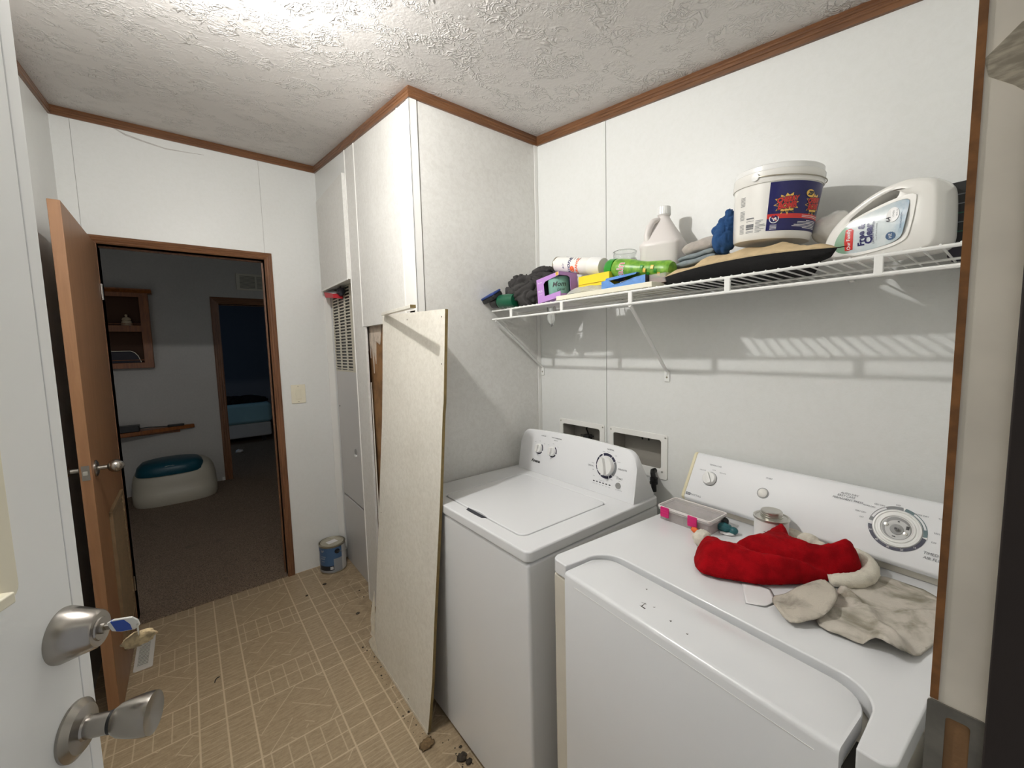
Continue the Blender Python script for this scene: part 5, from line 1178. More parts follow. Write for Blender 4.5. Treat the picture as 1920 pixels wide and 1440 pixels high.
ear = math.radians(172)
for e_ in (ear, ear+PI):
    build('handle_ear', MB().lathe([(0.010, 0), (0.009, 0.004), (0, 0.005)], 16, Bk @ along((0.1025*math.cos(e_), 0.1025*math.sin(e_), 0.148), (math.cos(e_), math.sin(e_), 0))), 'plastic_white', bk)
hl = []
for i in range(25):
    a = ear+PI*i/24; hl.append(Bk @ Vector((0.106*math.cos(a), 0.106*math.sin(a), 0.148-0.006*math.sin(PI*i/24))))
build('wire_handle', MB().tube(hl, 0.0013, 6), 'tin', bk, smooth=True)
rp = lambda z: br_(z)+0.0004; rq = lambda z: br_(z)+0.0008; rs = lambda z: br_(z)+0.0012
m = MB(); patch_cyl(m, 0, 0, D_(-168), D_(-20), 0.018, 0.131, rp, 48, 0, 3, Bk); patch_cyl(m, 0, 0, D_(-168), D_(-20), 0.046, 0.057, rq, 48, 1, 1, Bk)
build('label_field', m, ['navy', 'red_print'], bk, smooth=True)
def splat(m, a0, z0, rx, ry, n_, mi, rf, sd, sharp=0.5, rot=0.12):
    random.seed(sd); out = []
    for i in range(n_*2):
        th = PI*i/n_; k = 1.0+(0.25+0.25*random.random() if i % 2 == 0 else -0.12*random.random()); x, y = rx*k*math.cos(th), ry*k*math.sin(th); x, y = x*math.cos(rot)-y*math.sin(rot), x*math.sin(rot)+y*math.cos(rot)
        z = z0+y; r = rf(z); out.append((r*math.cos(a0+x/r), r*math.sin(a0+x/r), z))
    r = rf(z0); out.append((r*math.cos(a0), r*math.sin(a0), z0))
    N_ = n_*2; m.add(out, [(i, (i+1) % N_, N_) for i in range(N_)], mi, Bk)
m = MB()
for a0, w_ in ((D_(-144), 1.0), (D_(-101), 1.0)):
    splat(m, a0, 0.080, 0.020, 0.019, 12, 0, rq, 3)
    for dx_, s_ in ((0.0, 'CHERRY'), (0.004, 'BOMB')):
        zz = 0.0885 if s_ == 'CHERRY' else 0.0745; sz = 0.0155 if s_ == 'CHERRY' else 0.0185
        text_cyl(m, s_, sz, 0, 0, a0, zz, rs, rot=0.12, mi=2, wx=0.80, M=Bk, shear=0.25, bold=0.0022)
        text_cyl(m, s_, sz, 0, 0, a0, zz, lambda z: br_(z)+0.0015, rot=0.12, mi=1, wx=0.80, M=Bk, shear=0.25, bold=0.0008)
        text_cyl(m, s_, sz, 0, 0, a0, zz, lambda z: br_(z)+0.0017, rot=0.12, mi=1, wx=0.80, M=Bk, shear=0.25, bold=-0.0001) if False else None
    text_cyl(m, 'HAND CLEANER', 0.0050, 0, 0, a0+0.02, 0.0610, rs, rot=0.05, mi=2, wx=0.85, M=Bk, bold=0.0003)
def oval(m, a0, z0, rx, rz__, mi, rf, M_=Bk, n_=24):
    pts = [(rf(z0)*math.cos(a0+rx*math.cos(2*PI*i/n_)/rf(z0)), rf(z0)*math.sin(a0+rx*math.cos(2*PI*i/n_)/rf(z0)), z0+rz__*math.sin(2*PI*i/n_)) for i in range(n_)]
    m.add(pts, [tuple(range(n_))], mi, M_)
oval(m, D_(-112), 0.1035, 0.0125, 0.0090, 0, rs); text_cyl(m, 'ZEP', 0.0115, 0, 0, D_(-112), 0.1035, lambda z: br_(z)+0.0017, mi=2, wx=0.8, M=Bk, shear=0.3, bold=0.0008)
build('label_logo', m, ['yellow_print', 'red_print', 'ink'], bk)
m = MB()
for i, w_ in enumerate((0.026, 0.050, 0.050, 0.058, 0.062, 0.034)):
    z_ = 0.041-0.0034*i; r = br_(z_); patch_cyl(m, 0, 0, D_(-94)-w_/r, D_(-94)+0.2, z_, z_+0.0014, rq, 14, 0, 1, Bk)
for i in range(2): patch_cyl(m, 0, 0, D_(-120), D_(-60), 0.0525-0.0035*i, 0.0537-0.0035*i, rs, 20, 0, 1, Bk)
oval(m, D_(-158.5), 0.0455, 0.0105, 0.0105, 0, rs); oval(m, D_(-158.5), 0.0455, 0.0085, 0.0085, 1, lambda z: br_(z)+0.0014)
def prohib(pts, mi, lift=0.0017):
    out = []
    for x, y in pts: z = 0.0455+y; r = br_(z)+lift; a = D_(-158.5)+x/r; out.append((r*math.cos(a), r*math.sin(a), z))
    m.add(out, [tuple(range(len(out)))], mi, Bk)
prohib([(-0.0055, 0.003), (-0.002, 0.0005), (0.001, 0.002), (0.0035, 0.004), (0.005, 0.002), (0.006, -0.003), (0.004, -0.006), (0.003, -0.002), (0.0, -0.006), (-0.002, -0.006), (-0.001, -0.002), (-0.004, -0.0005)], 0)
prohib([(-0.0065, 0.0052), (-0.0055, 0.0062), (0.0065, -0.0052), (0.0055, -0.0062)], 2, 0.0019)
for i in range(4): patch_cyl(m, 0, 0, D_(-163), D_(-154), 0.0305-0.0032*i, 0.0317-0.0032*i, rq, 6, 0, 1, Bk)
build('label_print', m, ['white_print', 'navy', 'red_print'], bk)
m = MB()
for i in range(26):
    z_ = 0.018+i*0.0014
    if random.random() < 0.68: patch_cyl(m, 0, 0, D_(161), D_(173.5), z_, z_+0.0009+0.0005*random.random(), rq, 6, 0, 1, Bk)
for i in range(9): patch_cyl(m, 0, 0, D_(176), D_(176)+D_(6+9*random.random()), 0.045-0.0034*i, 0.0461-0.0034*i, rq, 6, 0, 1, Bk)
for b_ in range(3):
    for i in range(7): patch_cyl(m, 0, 0, D_(148), D_(157), 0.107-0.034*b_-0.0034*i, 0.1081-0.034*b_-0.0034*i, rq, 4, 0, 1, Bk)
build('fine_print', m, 'ink_mid', bk)

# folded towels, blue cloth, white bundle
def folded(name, lab, y0, y1, x0, x1, z0, th, mat, sd, layers=1):
    ol = [(x0, y0), (x1, y0), (x1, y1), (x0, y1)]
    rows = []
    n_ = 30
    for i in range(n_+1):
        y = y0+(y1-y0)*i/n_; e = min(1, min(y-y0, y1-y)/0.012); r = th*0.5*math.sqrt(max(0.02, 1-(1-e)**2)); c_ = z0(y)+th*0.5
        row = []
        for k in range(16):
            a = 2*PI*k/16; ex = x0+(x1-x0)*0.5; hw = (x1-x0)*0.5
            cx = math.copysign(abs(math.cos(a))**0.35, math.cos(a)); sz = math.copysign(abs(math.sin(a))**0.6, math.sin(a))
            row.append((ex+hw*cx+0.003*nz(y, k, sd, 40), y, c_+r*sz+0.0035*nz(y*30, k*0.5, sd)))
        rows.append(row)
    m = MB(); m.grid(rows, closed=True); m.f += [tuple(range(16)), tuple(range(n_*16, n_*16+16))[::-1]]; m.mi += [0, 0]
    o = build(name, m, mat, smooth=True, angle=180); setp(o, lab, 'towel'); return o
tz = lambda y: 1.716-0.10*(y-0.62)
folded('folded_towel', 'slate grey folded towel at the bottom of the stack by the bucket', 0.585, 0.715, 1.235, 1.36, lambda y: tz(y)-0.004, 0.020, 'slate_towel', 1)
folded('folded_towel', 'thin slate grey folded towel second in the stack by the bucket', 0.592, 0.706, 1.24, 1.36, lambda y: tz(y)+0.016, 0.017, 'slate_towel', 2)
folded('folded_towel', 'thick beige-grey folded towel topping the stack by the bucket', 0.580, 0.694, 1.245, 1.36, lambda y: tz(y)+0.033, 0.038, 'grey_towel', 3)
cloth_ball('blue_cloth', 'blue crumpled cloth pressed between grey towels and white bucket', 'cloth', [((1.262, 0.572, 1.765), (0.036, 0.030, 0.040)), ((1.268, 0.566, 1.805), (0.032, 0.028, 0.036)), ((1.275, 0.562, 1.835), (0.020, 0.015, 0.026)), ((1.27, 0.594, 1.80), (0.02, 0.018, 0.016))], 'blue_cloth', 0.0045, 9, 0.008, 18)
cloth_ball('white_bundle', 'white rolled cloth tucked between bucket and detergent jug', 'cloth', [((1.32, 0.335, 1.752), (0.045, 0.038, 0.036)), ((1.32, 0.315, 1.765), (0.040, 0.028, 0.030))], 'white_gloss', 0.006, 5, 0.003, 12)

# detergent jug lying on its side (spout end to the tan cushion)
dj_ = thing('laundry_jug', 'white laundry detergent jug with pale blue label at the shelf end', 'jug', (1.22, 0.19, ZD))
OLJ = [(0.318, 1.690), (0.305, 1.722), (0.283, 1.747), (0.255, 1.766), (0.228, 1.782), (0.200, 1.793), (0.172, 1.798), (0.150, 1.796), (0.125, 1.788), (0.112, 1.776), (0.108, 1.756), (0.106, 1.70), (0.106, 1.660), (0.116, ZD+0.004), (0.16, ZD+0.002), (0.22, ZD+0.002), (0.262, ZD+0.003), (0.296, 1.652), (0.314, 1.670)]
HOL = [(0.258, 1.738), (0.240, 1.752), (0.222, 1.763), (0.205, 1.773), (0.192, 1.780), (0.182, 1.781), (0.174, 1.775), (0.174, 1.764), (0.182, 1.756), (0.200, 1.751), (0.220, 1.743), (0.236, 1.734), (0.248, 1.727), (0.257, 1.727)]
def resample(loop, n_):
    P_ = [Vector((p[0], p[1])) for p in smooth_loop(loop, 2)]; L_ = [0]
    for i in range(len(P_)): L_.append(L_[-1]+(P_[(i+1) % len(P_)]-P_[i]).length)
    out = []; j = 0
    for i in range(n_):
        t_ = L_[-1]*i/n_
        while L_[j+1] < t_: j += 1
        f_ = (t_-L_[j])/(L_[j+1]-L_[j]+1e-12); out.append(P_[j].lerp(P_[(j+1) % len(P_)], f_))
    return out
NL = 96
oo = resample(OLJ, NL); hc = sum((Vector(p) for p in HOL), Vector((0, 0)))/len(HOL)
hh = resample(HOL, NL)
def ang(p, c): return math.atan2(p.y-c.y, p.x-c.x)
# align the two loops by direction from the hole's centre, so a ring plate joins them
def sort_from(loop, c): 
    k = min(range(len(loop)), key=lambda i: abs(ang(loop[i], c)+PI/2)); return loop[k:]+loop[:k]
def area(l): return sum(l[i].x*l[(i+1) % len(l)].y-l[(i+1) % len(l)].x*l[i].y for i in range(len(l)))
if area(oo) < 0: oo = oo[::-1]
if area(hh) < 0: hh = hh[::-1]
oo = sort_from(oo, hc); hh = sort_from(hh, hc)
cO = Vector((0.20, 1.71))
XJ0, XJ1 = 1.168, 1.268
def inset(l, c, k): return [c+(p-c)*k for p in l]
secs = [(XJ0+0.016, 0.0), (XJ0+0.008, 0.0)]
rows = []
prof_ = [(XJ0+0.055, 'o', 1.0), (XJ0+0.030, 'o', 0.995), (XJ0+0.014, 'o', 0.975), (XJ0+0.004, 'o', 0.935), (XJ0, 'o', 0.88), (XJ0, 'm', 0.5), (XJ0+0.002, 'h', 1.06), (XJ0+0.010, 'h', 1.0), (XJ1-0.010, 'h', 1.0), (XJ1-0.002, 'h', 1.06), (XJ1, 'm', 0.5), (XJ1, 'o', 0.88), (XJ1-0.004, 'o', 0.935), (XJ1-0.014, 'o', 0.975), (XJ1-0.030, 'o', 0.995)]
for x_, w_, k_ in prof_:
    if w_ == 'o': l_ = inset(oo, cO, k_)
    elif w_ == 'h': l_ = inset(hh, hc, k_)
    else: l_ = [a.lerp(b, 0.5) for a, b in zip(inset(oo, cO, 0.88), hh)]
    rows.append([(x_, max(p.x, 0.05), max(p.y, ZD+0.0005)) for p in l_])
rows.append(rows[0])
m = MB(); m.grid(rows, closed=True)
o = build('jug_body', m, 'white_gloss', dj_, smooth=True, angle=50); bm_merge(o)
LAB = [(0.284, 1.676), (0.280, 1.698), (0.264, 1.722), (0.238, 1.735), (0.205, 1.746), (0.172, 1.753), (0.154, 1.752), (0.152, 1.745), (0.155, 1.715), (0.159, 1.690), (0.163, 1.676), (0.180, 1.668), (0.215, 1.663), (0.250, 1.662), (0.272, 1.666)]
ll = resample(LAB, 64); cL = sum(ll, Vector((0, 0)))/64
Mj = Matrix(((0, 0, -1, XJ0-0.0006), (1, 0, 0, 0), (0, 1, 0, 0), (0, 0, 0, 1)))      # (y, z, out)
m = MB(); m.plate([(p.x, p.y) for p in inset(ll, cL, 1.17)], [(p.x, p.y) for p in inset(ll, cL, 1.0)], 0, 0.0022, M=Mj)
build('label_rim', m, 'white_gloss', dj_, bevel=0.0008)
t = NT('pale_blue_label'); p_ = t.pos(); sp_ = t.n.new('ShaderNodeSeparateXYZ'); t.l.new(p_, sp_.inputs[0])
f1 = t.ramp(sp_.outputs[1], 0.20, 0.155); f2 = t.ramp(t.noise(p_, 60, 3), 0.4, 0.65)
cc = t.mix(t.math('MULTIPLY', f1, 0.85), rgb(206, 216, 218), rgb(104, 154, 190)); cc = t.mix(t.math('MULTIPLY', f2, 0.35), cc, rgb(236, 238, 236))
cc = t.mix(t.math('MULTIPLY', t.ramp(sp_.outputs[1], 0.262, 0.274), 0.8), cc, rgb(112, 160, 120)); t.col(cc); t.b.inputs['Roughness'].default_value = 0.12; t.b.inputs['Coat Weight'].default_value = 0.6; M['label_blue'] = t.m
def bulge(z): return 0.0075*max(0.0, 1-((z-1.706)/0.050)**2)
mp = pillow([(p.x, p.y) for p in inset(ll, cL, 1.01)][::2], lambda y, z, d: 0.0006+bulge(z), lambda y, z, d: 0.0002, 0.006, 1)
m = MB(); m.add([tuple(Mj @ Vector(v)) for v in mp.v], mp.f)
lb_ = build('label', m, 'label_blue', dj_, smooth=True, angle=70)
def jtext(m, s_, size, y, z, mi=0, wx=1.0, **k):     # reads upwards: text x -> +z, text y -> +y... as on a bottle lying down
    text_on(m, s_, size, Mj @ Matrix.Translation((y, z, 0.0008)) @ rz_(PI/2), 0.0004, mi, wx, **k)
m = MB()
def Jt(s_, size, y, z, mi, lift=0.0, **k):
    F_ = Matrix(((0, 0, -1, XJ0-0.0016-lift), (0, 1, 0, y), (1, 0, 0, z), (0, 0, 0, 1))); text_on(m, s_, size, F_, 0.0003, mi, **k)
rb = [(0.2620, 1.670), (0.2560, 1.6690), (0.2470, 1.6700), (0.2455, 1.690), (0.2450, 1.712), (0.2500, 1.7165), (0.2600, 1.7150), (0.2625, 1.69)]
mp = pillow(rb, lambda y, z, d: 0.0012, lambda y, z, d: 0.0008, 0.004, 0); m.add([tuple(Mj @ Vector(v)) for v in mp.v], mp.f, 1)
Jt('Our Family', 0.0098, 0.2540, 1.6925, 2, 0.0002, bold=0.0002)
Jt('Free &', 0.0170, 0.2300, 1.6970, 0, 0.0002, bold=0.0006); Jt('Clear', 0.0190, 0.2165, 1.6970, 0, 0.0002, bold=0.0008)
Jt('LAUNDRY DETERGENT', 0.0050, 0.2085, 1.700, 0, 0.0002); Jt('Free of Dyes & Perfumes', 0.0036, 0.2030, 1.698, 3, 0.0002)
m.prism([(0.1765+0.0105*math.cos(2*PI*i/28), 1.7255+0.0150*math.sin(2*PI*i/28)) for i in range(28)], 0.0008, 0.0019, 2, Mj); Jt('64', 0.0105, 0.1830, 1.717, 4, 0.0008, bold=0.0003); Jt('LOADS', 0.0042, 0.1755, 1.727, 3, 0.0008); Jt('100 FL OZ', 0.0034, 0.1695, 1.728, 3, 0.0008)
m.prism([(0.1790+(0.0078+0.0006*(i % 2))*math.cos(2*PI*i/28), 1.6830+(0.0078+0.0006*(i % 2))*math.sin(2*PI*i/28)) for i in range(28)], 0.0008, 0.0017, 5, Mj); Jt('HE', 0.0080, 0.1790, 1.683, 2, 0.0008)
Jt('HYPOALLERGENIC', 0.0040, 0.1625, 1.712, 5, 0.0003)
m.v = [(x-bulge(z), y, z) for x, y, z in m.v]
build('label_print', m, ['navy', 'red_print', 'white_print', 'ink_mid', 'ink', 'can_blue'], lb_)
pv = Matrix.Translation((1.168, 0.106, 0)); dj_.matrix_world = Matrix.Translation((0, 0.013, 0)) @ pv @ Matrix.Rotation(math.radians(-13), 4, 'Z') @ Matrix.Diagonal((1, 1.0, 1, 1)) @ pv.inverted() @ ROOT[dj_.name]

bd = thing('black_box', 'black printed box standing at the very end of the shelf', 'box', (1.33, 0.085, ZD))
build('box_body', MB().box(1.290, 1.395, 0.040, 0.1220, ZD+0.030, ZD+0.152), 'black', bd, bevel=0.002)
build('box_base', MB().box(1.296, 1.390, 0.044, 0.118, ZD, ZD+0.030), 'card_dark', bd)
m = MB()
for i, (w_, mt) in enumerate(((0.014, 0), (0.018, 0), (0.010, 1), (0.016, 0), (0.012, 1))): m.box(1.2895, 1.290, 0.116-w_*0.6-0.022, 0.116-0.006, ZD+0.125-0.019*i, ZD+0.127-0.019*i, mt)
build('print_lines', m, ['ink_mid', 'dark_green'], bd)
m = pillow([(1.272, 1.382-0.08), (1.266, 1.325-0.07), (1.30, 1.29), (1.31, 1.31)], lambda x, y, d: ZD-0.004, lambda x, y, d: ZD-0.006, 0.01)
hg = thing('plastic_scrap', 'torn clear plastic hanging through the shelf wires by the lavender box', 'plastic scrap', (1.22, 1.25, 1.60))
m = MB(); n_ = 8; rows = []
prof_ = [(1.632, 0.030), (1.618, 0.028), (1.600, 0.024), (1.580, 0.022), (1.565, 0.013), (1.553, 0.002)]
for z_, w_ in prof_: rows.append([(1.215+0.004*math.sin(k*1.3+z_*60), 1.252+w_*(2*k/n_-1), z_+0.003*math.sin(k)) for k in range(n_+1)])
m.grid(rows); build('scrap_sheet', m, 'film', hg, smooth=True, solid=0.0008)

# ---------------------------------------------------------------- on the dryer
ZR = 0.9125
og = thing('organizer_case', 'clear plastic organizer case with two pink latches at the dryer console', 'case', (1.20, 0.62, ZR), math.radians(-4))
def oL_(pts): return pts
OX0, OX1, OY0, OY1 = 1.150, 1.245, 0.543, 0.707
R4 = Matrix.Translation((1.15, 0.625, 0)) @ Matrix.Rotation(math.radians(-2), 4, 'Z') @ Matrix.Translation((-1.15, -0.625, 0))
build('case_tray', MB().plate(rrect(OX0, OX1, OY0, OY1, 0.008, 4), rrect(OX0+0.0018, OX1-0.0018, OY0+0.0018, OY1-0.0018, 0.007, 4), ZR, ZR+0.030, M=R4).box(OX0+0.002, OX1-0.002, OY0+0.002, OY1-0.002, ZR, ZR+0.0015, M=R4), 'clear_plastic', og)
m = MB()
for k in range(1, 4): y_ = OY0+(OY1-OY0)*k/4; m.box(OX0+0.002, OX1-0.002, y_-0.0006, y_+0.0006, ZR+0.0015, ZR+0.028, M=R4)
m.box(OX0+0.045, OX0+0.0462, OY0+0.002, OY1-0.002, ZR+0.0015, ZR+0.028, M=R4)
build('case_divider', m, 'clear_plastic', og)
lid = build('case_lid', MB().prism(rrect(OX0-0.006, OX1+0.002, OY0-0.004, OY1+0.004, 0.010, 5), ZR+0.0305, ZR+0.043, M=R4), 'clear_plastic', og, bevel=0.003)
build('lid_rim', MB().plate(rrect(OX0-0.007, OX1+0.003, OY0-0.005, OY1+0.005, 0.010, 5), rrect(OX0-0.003, OX1-0.002, OY0-0.001, OY1+0.001, 0.008, 5), ZR+0.038, ZR+0.0445, M=R4), 'hdpe', lid, bevel=0.001)
for y_ in (0.683, 0.592):
    lt = build('latch', MB().prism(rrect(y_-0.0145, y_+0.0145, ZR+0.012, ZR+0.044, 0.003, 3), 0.0, 0.004, M=R4 @ Matrix(((0, 0, -1, OX0-0.006), (1, 0, 0, 0), (0, 1, 0, 0), (0, 0, 0, 1)))), 'pink', og, bevel=0.001)
    m = MB()
    for k in range(3): m.box(OX0-0.0113, OX0-0.0098, y_-0.013, y_+0.013, ZR+0.018+0.008*k, ZR+0.020+0.008*k, M=R4)
    build('latch_rib', m, 'pink', lt)
tray_in = [('sewing_bits', 'orange sewing bits under the latch of the clear organizer case', (1.135, 0.580, ZR+0.008), (0.006, 0.012, 0.008), 'orange'), ('sewing_bits', 'peach coloured sewing bits inside the clear organizer case', (1.166, 0.605, ZR+0.012), (0.008, 0.014, 0.010), 'ceramic')]
for nm_, lab_, c_, r_, mt_ in tray_in:
    o = build(nm_, MB().ball(c_, r_, 16, 10, fn=lambda p: 1+0.4*noise.noise(p*2.5)), mt_, smooth=True, angle=180); setp(o, lab_, 'craft supplies')
tq = thing('thread_spool', 'dark teal twisted ribbon bundle next to the organizer case', 'ribbon', (1.222, 0.525, ZR))
build('ribbon_coil', MB().ball((1.205, 0.527, ZR+0.013), (0.016, 0.021, 0.013), 22, 14, fn=lambda p: 1+0.3*noise.noise(p*2.2)).ball((1.206, 0.502, ZR+0.011), (0.012, 0.012, 0.011), 16, 10), 'teal', tq, smooth=True, angle=180)
build('ribbon_end', MB().ball((1.222, 0.535, ZR+0.024), (0.010, 0.012, 0.012), 16, 10, fn=lambda p: 1+0.4*noise.noise(p*2.0)), 'black', tq, smooth=True, angle=180)
m = pillow([(1.185, 0.538), (1.180, 0.515), (1.192, 0.492), (1.205, 0.498), (1.200, 0.530)], lambda x, y, d: ZR+0.002+min(d, 0.004)+0.003*nz(x, y, 2, 90)*min(1, d/0.004), lambda x, y, d: ZR+0.0004, 0.004)
o = build('foil_scrap', m, 'foil', smooth=True, angle=180); setp(o, 'small crumpled white wrapper scrap beside the teal ribbon', 'wrapper')

cnn = thing('glue_can', 'small white tin with a silver screw cap behind the red hat', 'tin can', (1.255, 0.423, ZR))
Fc = Matrix.Translation((1.236, 0.416, ZR)) @ Matrix.Diagonal((1.16, 1.16, 1.12, 1))
build('tin_body', MB().lathe([(0.0, 0.0), (0.0345, 0.0), (0.0355, 0.002), (0.0355, 0.062), (0.0, 0.062)], 44, Fc), 'white_print', cnn, smooth=True, angle=35)
build('tin_top', MB().lathe([(0.0355, 0.060), (0.0378, 0.062), (0.0378, 0.066), (0.0350, 0.0665), (0.0330, 0.0640), (0.0245, 0.0660), (0.0, 0.0665)], 44, Fc), 'steel', cnn, smooth=True, angle=30)
build('tin_cap', MB().lathe([(0.0235, 0.066), (0.0235, 0.0685), (0.0215, 0.0695), (0.0228, 0.0710), (0.0228, 0.0730), (0.0208, 0.0740), (0.0222, 0.0755), (0.0222, 0.0800), (0.0205, 0.0815), (0.0180, 0.0805), (0.0, 0.0805)], 44, Fc), 'steel', cnn, smooth=True, angle=30)
m = MB()
for a_ in (-152, -120):
    n_ = 4; pts = [(0.0358*math.cos(D_(a_)+x/0.0358), 0.0358*math.sin(D_(a_)+x/0.0358), 0.046+y) for x, y in ((0, -0.007), (0.007, 0), (0, 0.007), (-0.007, 0))]
    q_ = [(0.0358*math.cos(D_(a_)+x/0.0358), 0.0358*math.sin(D_(a_)+x/0.0358), 0.046+y) for x, y in ((0, -0.0055), (0.0055, 0), (0, 0.0055), (-0.0055, 0))]
    m.add(pts+q_, [(i, (i+1) % 4, 4+(i+1) % 4, 4+i) for i in range(4)], 0, Fc); text_cyl(m, '!', 0.008, 0, 0, D_(a_), 0.046, lambda z: 0.0358, M=Fc)
for i in range(4): patch_cyl(m, 0, 0, D_(-185), D_(-168), 0.036-0.004*i, 0.0375-0.004*i, lambda z: 0.0357, 5, 0, 1, Fc)
build('label_print', m, 'ink', cnn)

# Santa hat: lower roll, upper flap, white brim, pompom
ht = thing('santa_hat', 'red plush Santa hat with white brim and pompom draped on the dryer', 'hat', (1.08, 0.36, ZR))
HL = [(1.036, 0.521), (0.976, 0.503), (0.926, 0.467), (0.932, 0.434), (0.942, 0.414), (0.961, 0.380), (0.977, 0.352), (1.006, 0.322), (1.055, 0.286), (1.085, 0.262), (1.124, 0.246), (1.150, 0.224), (1.172, 0.206), (1.205, 0.210), (1.240, 0.236), (1.233, 0.256), (1.217, 0.268), (1.188, 0.281), (1.170, 0.305), (1.172, 0.338), (1.205, 0.355), (1.228, 0.374), (1.183, 0.412), (1.095, 0.432), (1.050, 0.448), (1.058, 0.476), (1.052, 0.505)]
def seg_d(x, y, ax, ay, bx_, by_):
    dx, dy = bx_-ax, by_-ay; t_ = max(0, min(1, ((x-ax)*dx+(y-ay)*dy)/(dx*dx+dy*dy))); return math.hypot(ax+dx*t_-x, ay+dy*t_-y)
VAL = [(1.045, 0.445), (1.035, 0.385), (1.052, 0.330), (1.090, 0.285), (1.130, 0.250)]      # crease between front roll and the flap behind
RDG = [(0.985, 0.480), (0.985, 0.400), (1.010, 0.345), (1.065, 0.285)]                     # crest of the front roll
def poly_d(x, y, L_): return min(seg_d(x, y, *L_[i], *L_[i+1]) for i in range(len(L_)-1))
def hat_top(x, y, d):
    e = 1-math.exp(-d/0.016); rim = 0.014 if x < 1.0 else 0.018
    h_ = 0.040*e+0.022*math.exp(-(poly_d(x, y, RDG)/0.022)**2)*e
    h_ += 0.018*math.exp(-((x-1.20)/0.03)**2-((y-0.375)/0.03)**2)*e+0.016*math.exp(-((x-1.20)/0.04)**2-((y-0.24)/0.04)**2)*e
    bk_ = max(0, min(1, (x-1.035-0.35*max(0, 0.44-y)+0.06)/0.09))
    h_ += 0.026*bk_*(1-math.exp(-d/0.012))
    h_ -= 0.018*math.exp(-(poly_d(x, y, VAL)/0.008)**2)*min(1, d/0.01)
    h_ += (0.006*nz(x, y, 0.3, 22)+0.0025*nz(x, y, 1.3, 60))*e
    return ZR+rim*min(1, 1)+h_-0.010+0.004
m = pillow(HL, hat_top, lambda x, y, d: ZR+0.0015+0.008*math.exp(-d/0.006), 0.0048)
def fuzz(m, a):
    m.v = [(x+a*nz(y*400, z*400, x*400), y+a*nz(x*400, z*400, y*400+7), max(ZR+0.0005, z+a*nz(x*400, y*400, z*400+3))) for x, y, z in m.v]; return m
build('hat_body', fuzz(m, 0.0016), 'red_plush', ht, smooth=True, angle=180)
bp = [(1.105, 0.252, ZR+0.012), (1.112, 0.238, ZR+0.016), (1.122, 0.222, ZR+0.018), (1.140, 0.207, ZR+0.019), (1.165, 0.198, ZR+0.020), (1.195, 0.196, ZR+0.022), (1.222, 0.203, ZR+0.025), (1.245, 0.217, ZR+0.028), (1.255, 0.235, ZR+0.030), (1.250, 0.252, ZR+0.028)]
m = MB(); sp_ = []
for i in range(len(bp)-1):
    for k in range(5): sp_.append(tuple(Vector(bp[i]).lerp(Vector(bp[i+1]), k/5)))
sp_.append(bp[-1])
nS = len(sp_); m.tube(sp_, [0.008+0.009*math.sin(PI*min(1, max(0, (i+3)/(nS+4))))**0.5 for i in range(nS)], 18)
build('hat_brim', fuzz(m, 0.0022), 'fur', ht, smooth=True, angle=180)
m = MB().ball((1.072, 0.527, ZR+0.022), 0.0235, 30, 20, fn=lambda p: 1+0.16*noise.noise(p*3.5)); build('pompom', fuzz(m, 0.002), 'fur', ht, smooth=True, angle=180)

# rag and paper under the hat
RG = [(1.087, 0.232), (1.02, 0.236), (0.945, 0.240), (0.913, 0.216), (0.919, 0.185), (0.919, 0.160), (0.925, 0.145), (0.914, 0.126), (0.919, 0.117), (0.928, 0.105), (0.946, 0.090), (1.008, 0.076), (1.08, 0.066), (1.19, 0.070), (1.225, 0.100), (1.232, 0.150), (1.236, 0.186), (1.19, 0.20), (1.12, 0.222)]
def rag_h(x, y, d):
    w = 0.028*math.exp(-((x-0.925)/0.045)**2)*max(0, math.sin((y-0.215)*55))*(1 if y < 0.215 else 0)
    w += 0.010*max(0, nz(x, y, 0.7, 14))+0.004*nz(x, y, 1.7, 30)+0.010*math.exp(-((x-1.05+(y-0.15)*0.9)/0.018)**2)+0.012*math.exp(-((x-1.0-(y-0.15)*1.3)/0.02)**2)
    return ZR+0.0035+max(0, w)
m = pillow(RG, lambda x, y, d: rag_h(x, y, d)+min(0.003, 0.001+d*0.3), lambda x, y, d: rag_h(x, y, d)-0.0012, 0.006, 1)
o = build('rag', m, 'rag', smooth=True, angle=180); setp(o, 'stained pale rag spread on the dryer top beyond the hat brim', 'rag')
FL = [(0.948, 0.313), (0.917, 0.302), (0.880, 0.264), (0.895, 0.242), (0.928, 0.223), (0.965, 0.213), (1.012, 0.213), (1.050, 0.228), (1.060, 0.255), (1.030, 0.280), (0.995, 0.288), (0.967, 0.297)]
def flap_h(x, y): return ZR+0.0045+0.020*max(0, min(1, (x-0.89)/0.12))*max(0, min(1, (0.315-y)/0.06))+0.004*nz(x, y, 4.2, 26)+0.004*math.exp(-((y-0.285+(x-0.95)*0.35)/0.012)**2)
def flap_clear(x, y): return flap_h(x, y)
m = pillow(FL, lambda x, y, d: flap_clear(x, y)+0.006+0.003*math.exp(-(d-0.007)**2/0.00001), lambda x, y, d: flap_clear(x, y)+0.003, 0.005, 1)
o = build('washcloth', m, 'rag_flap', smooth=True, angle=180); setp(o, 'folded grey-beige washcloth with hemmed edge lying over the rag', 'washcloth')
m = pillow([(0.990, 0.392), (0.962, 0.380), (0.895, 0.345), (0.912, 0.313), (0.950, 0.303), (0.99, 0.330)], lambda x, y, d: ZR+0.0016+0.006*max(0, (0.925-x))*4*0.2+0.0012*nz(x, y, 2, 30), lambda x, y, d: ZR+0.0006, 0.007, 0)
o = build('paper_sheet', m, 'paper', smooth=True, angle=180); setp(o, 'scrap of white paper peeking out under the red hat', 'paper')
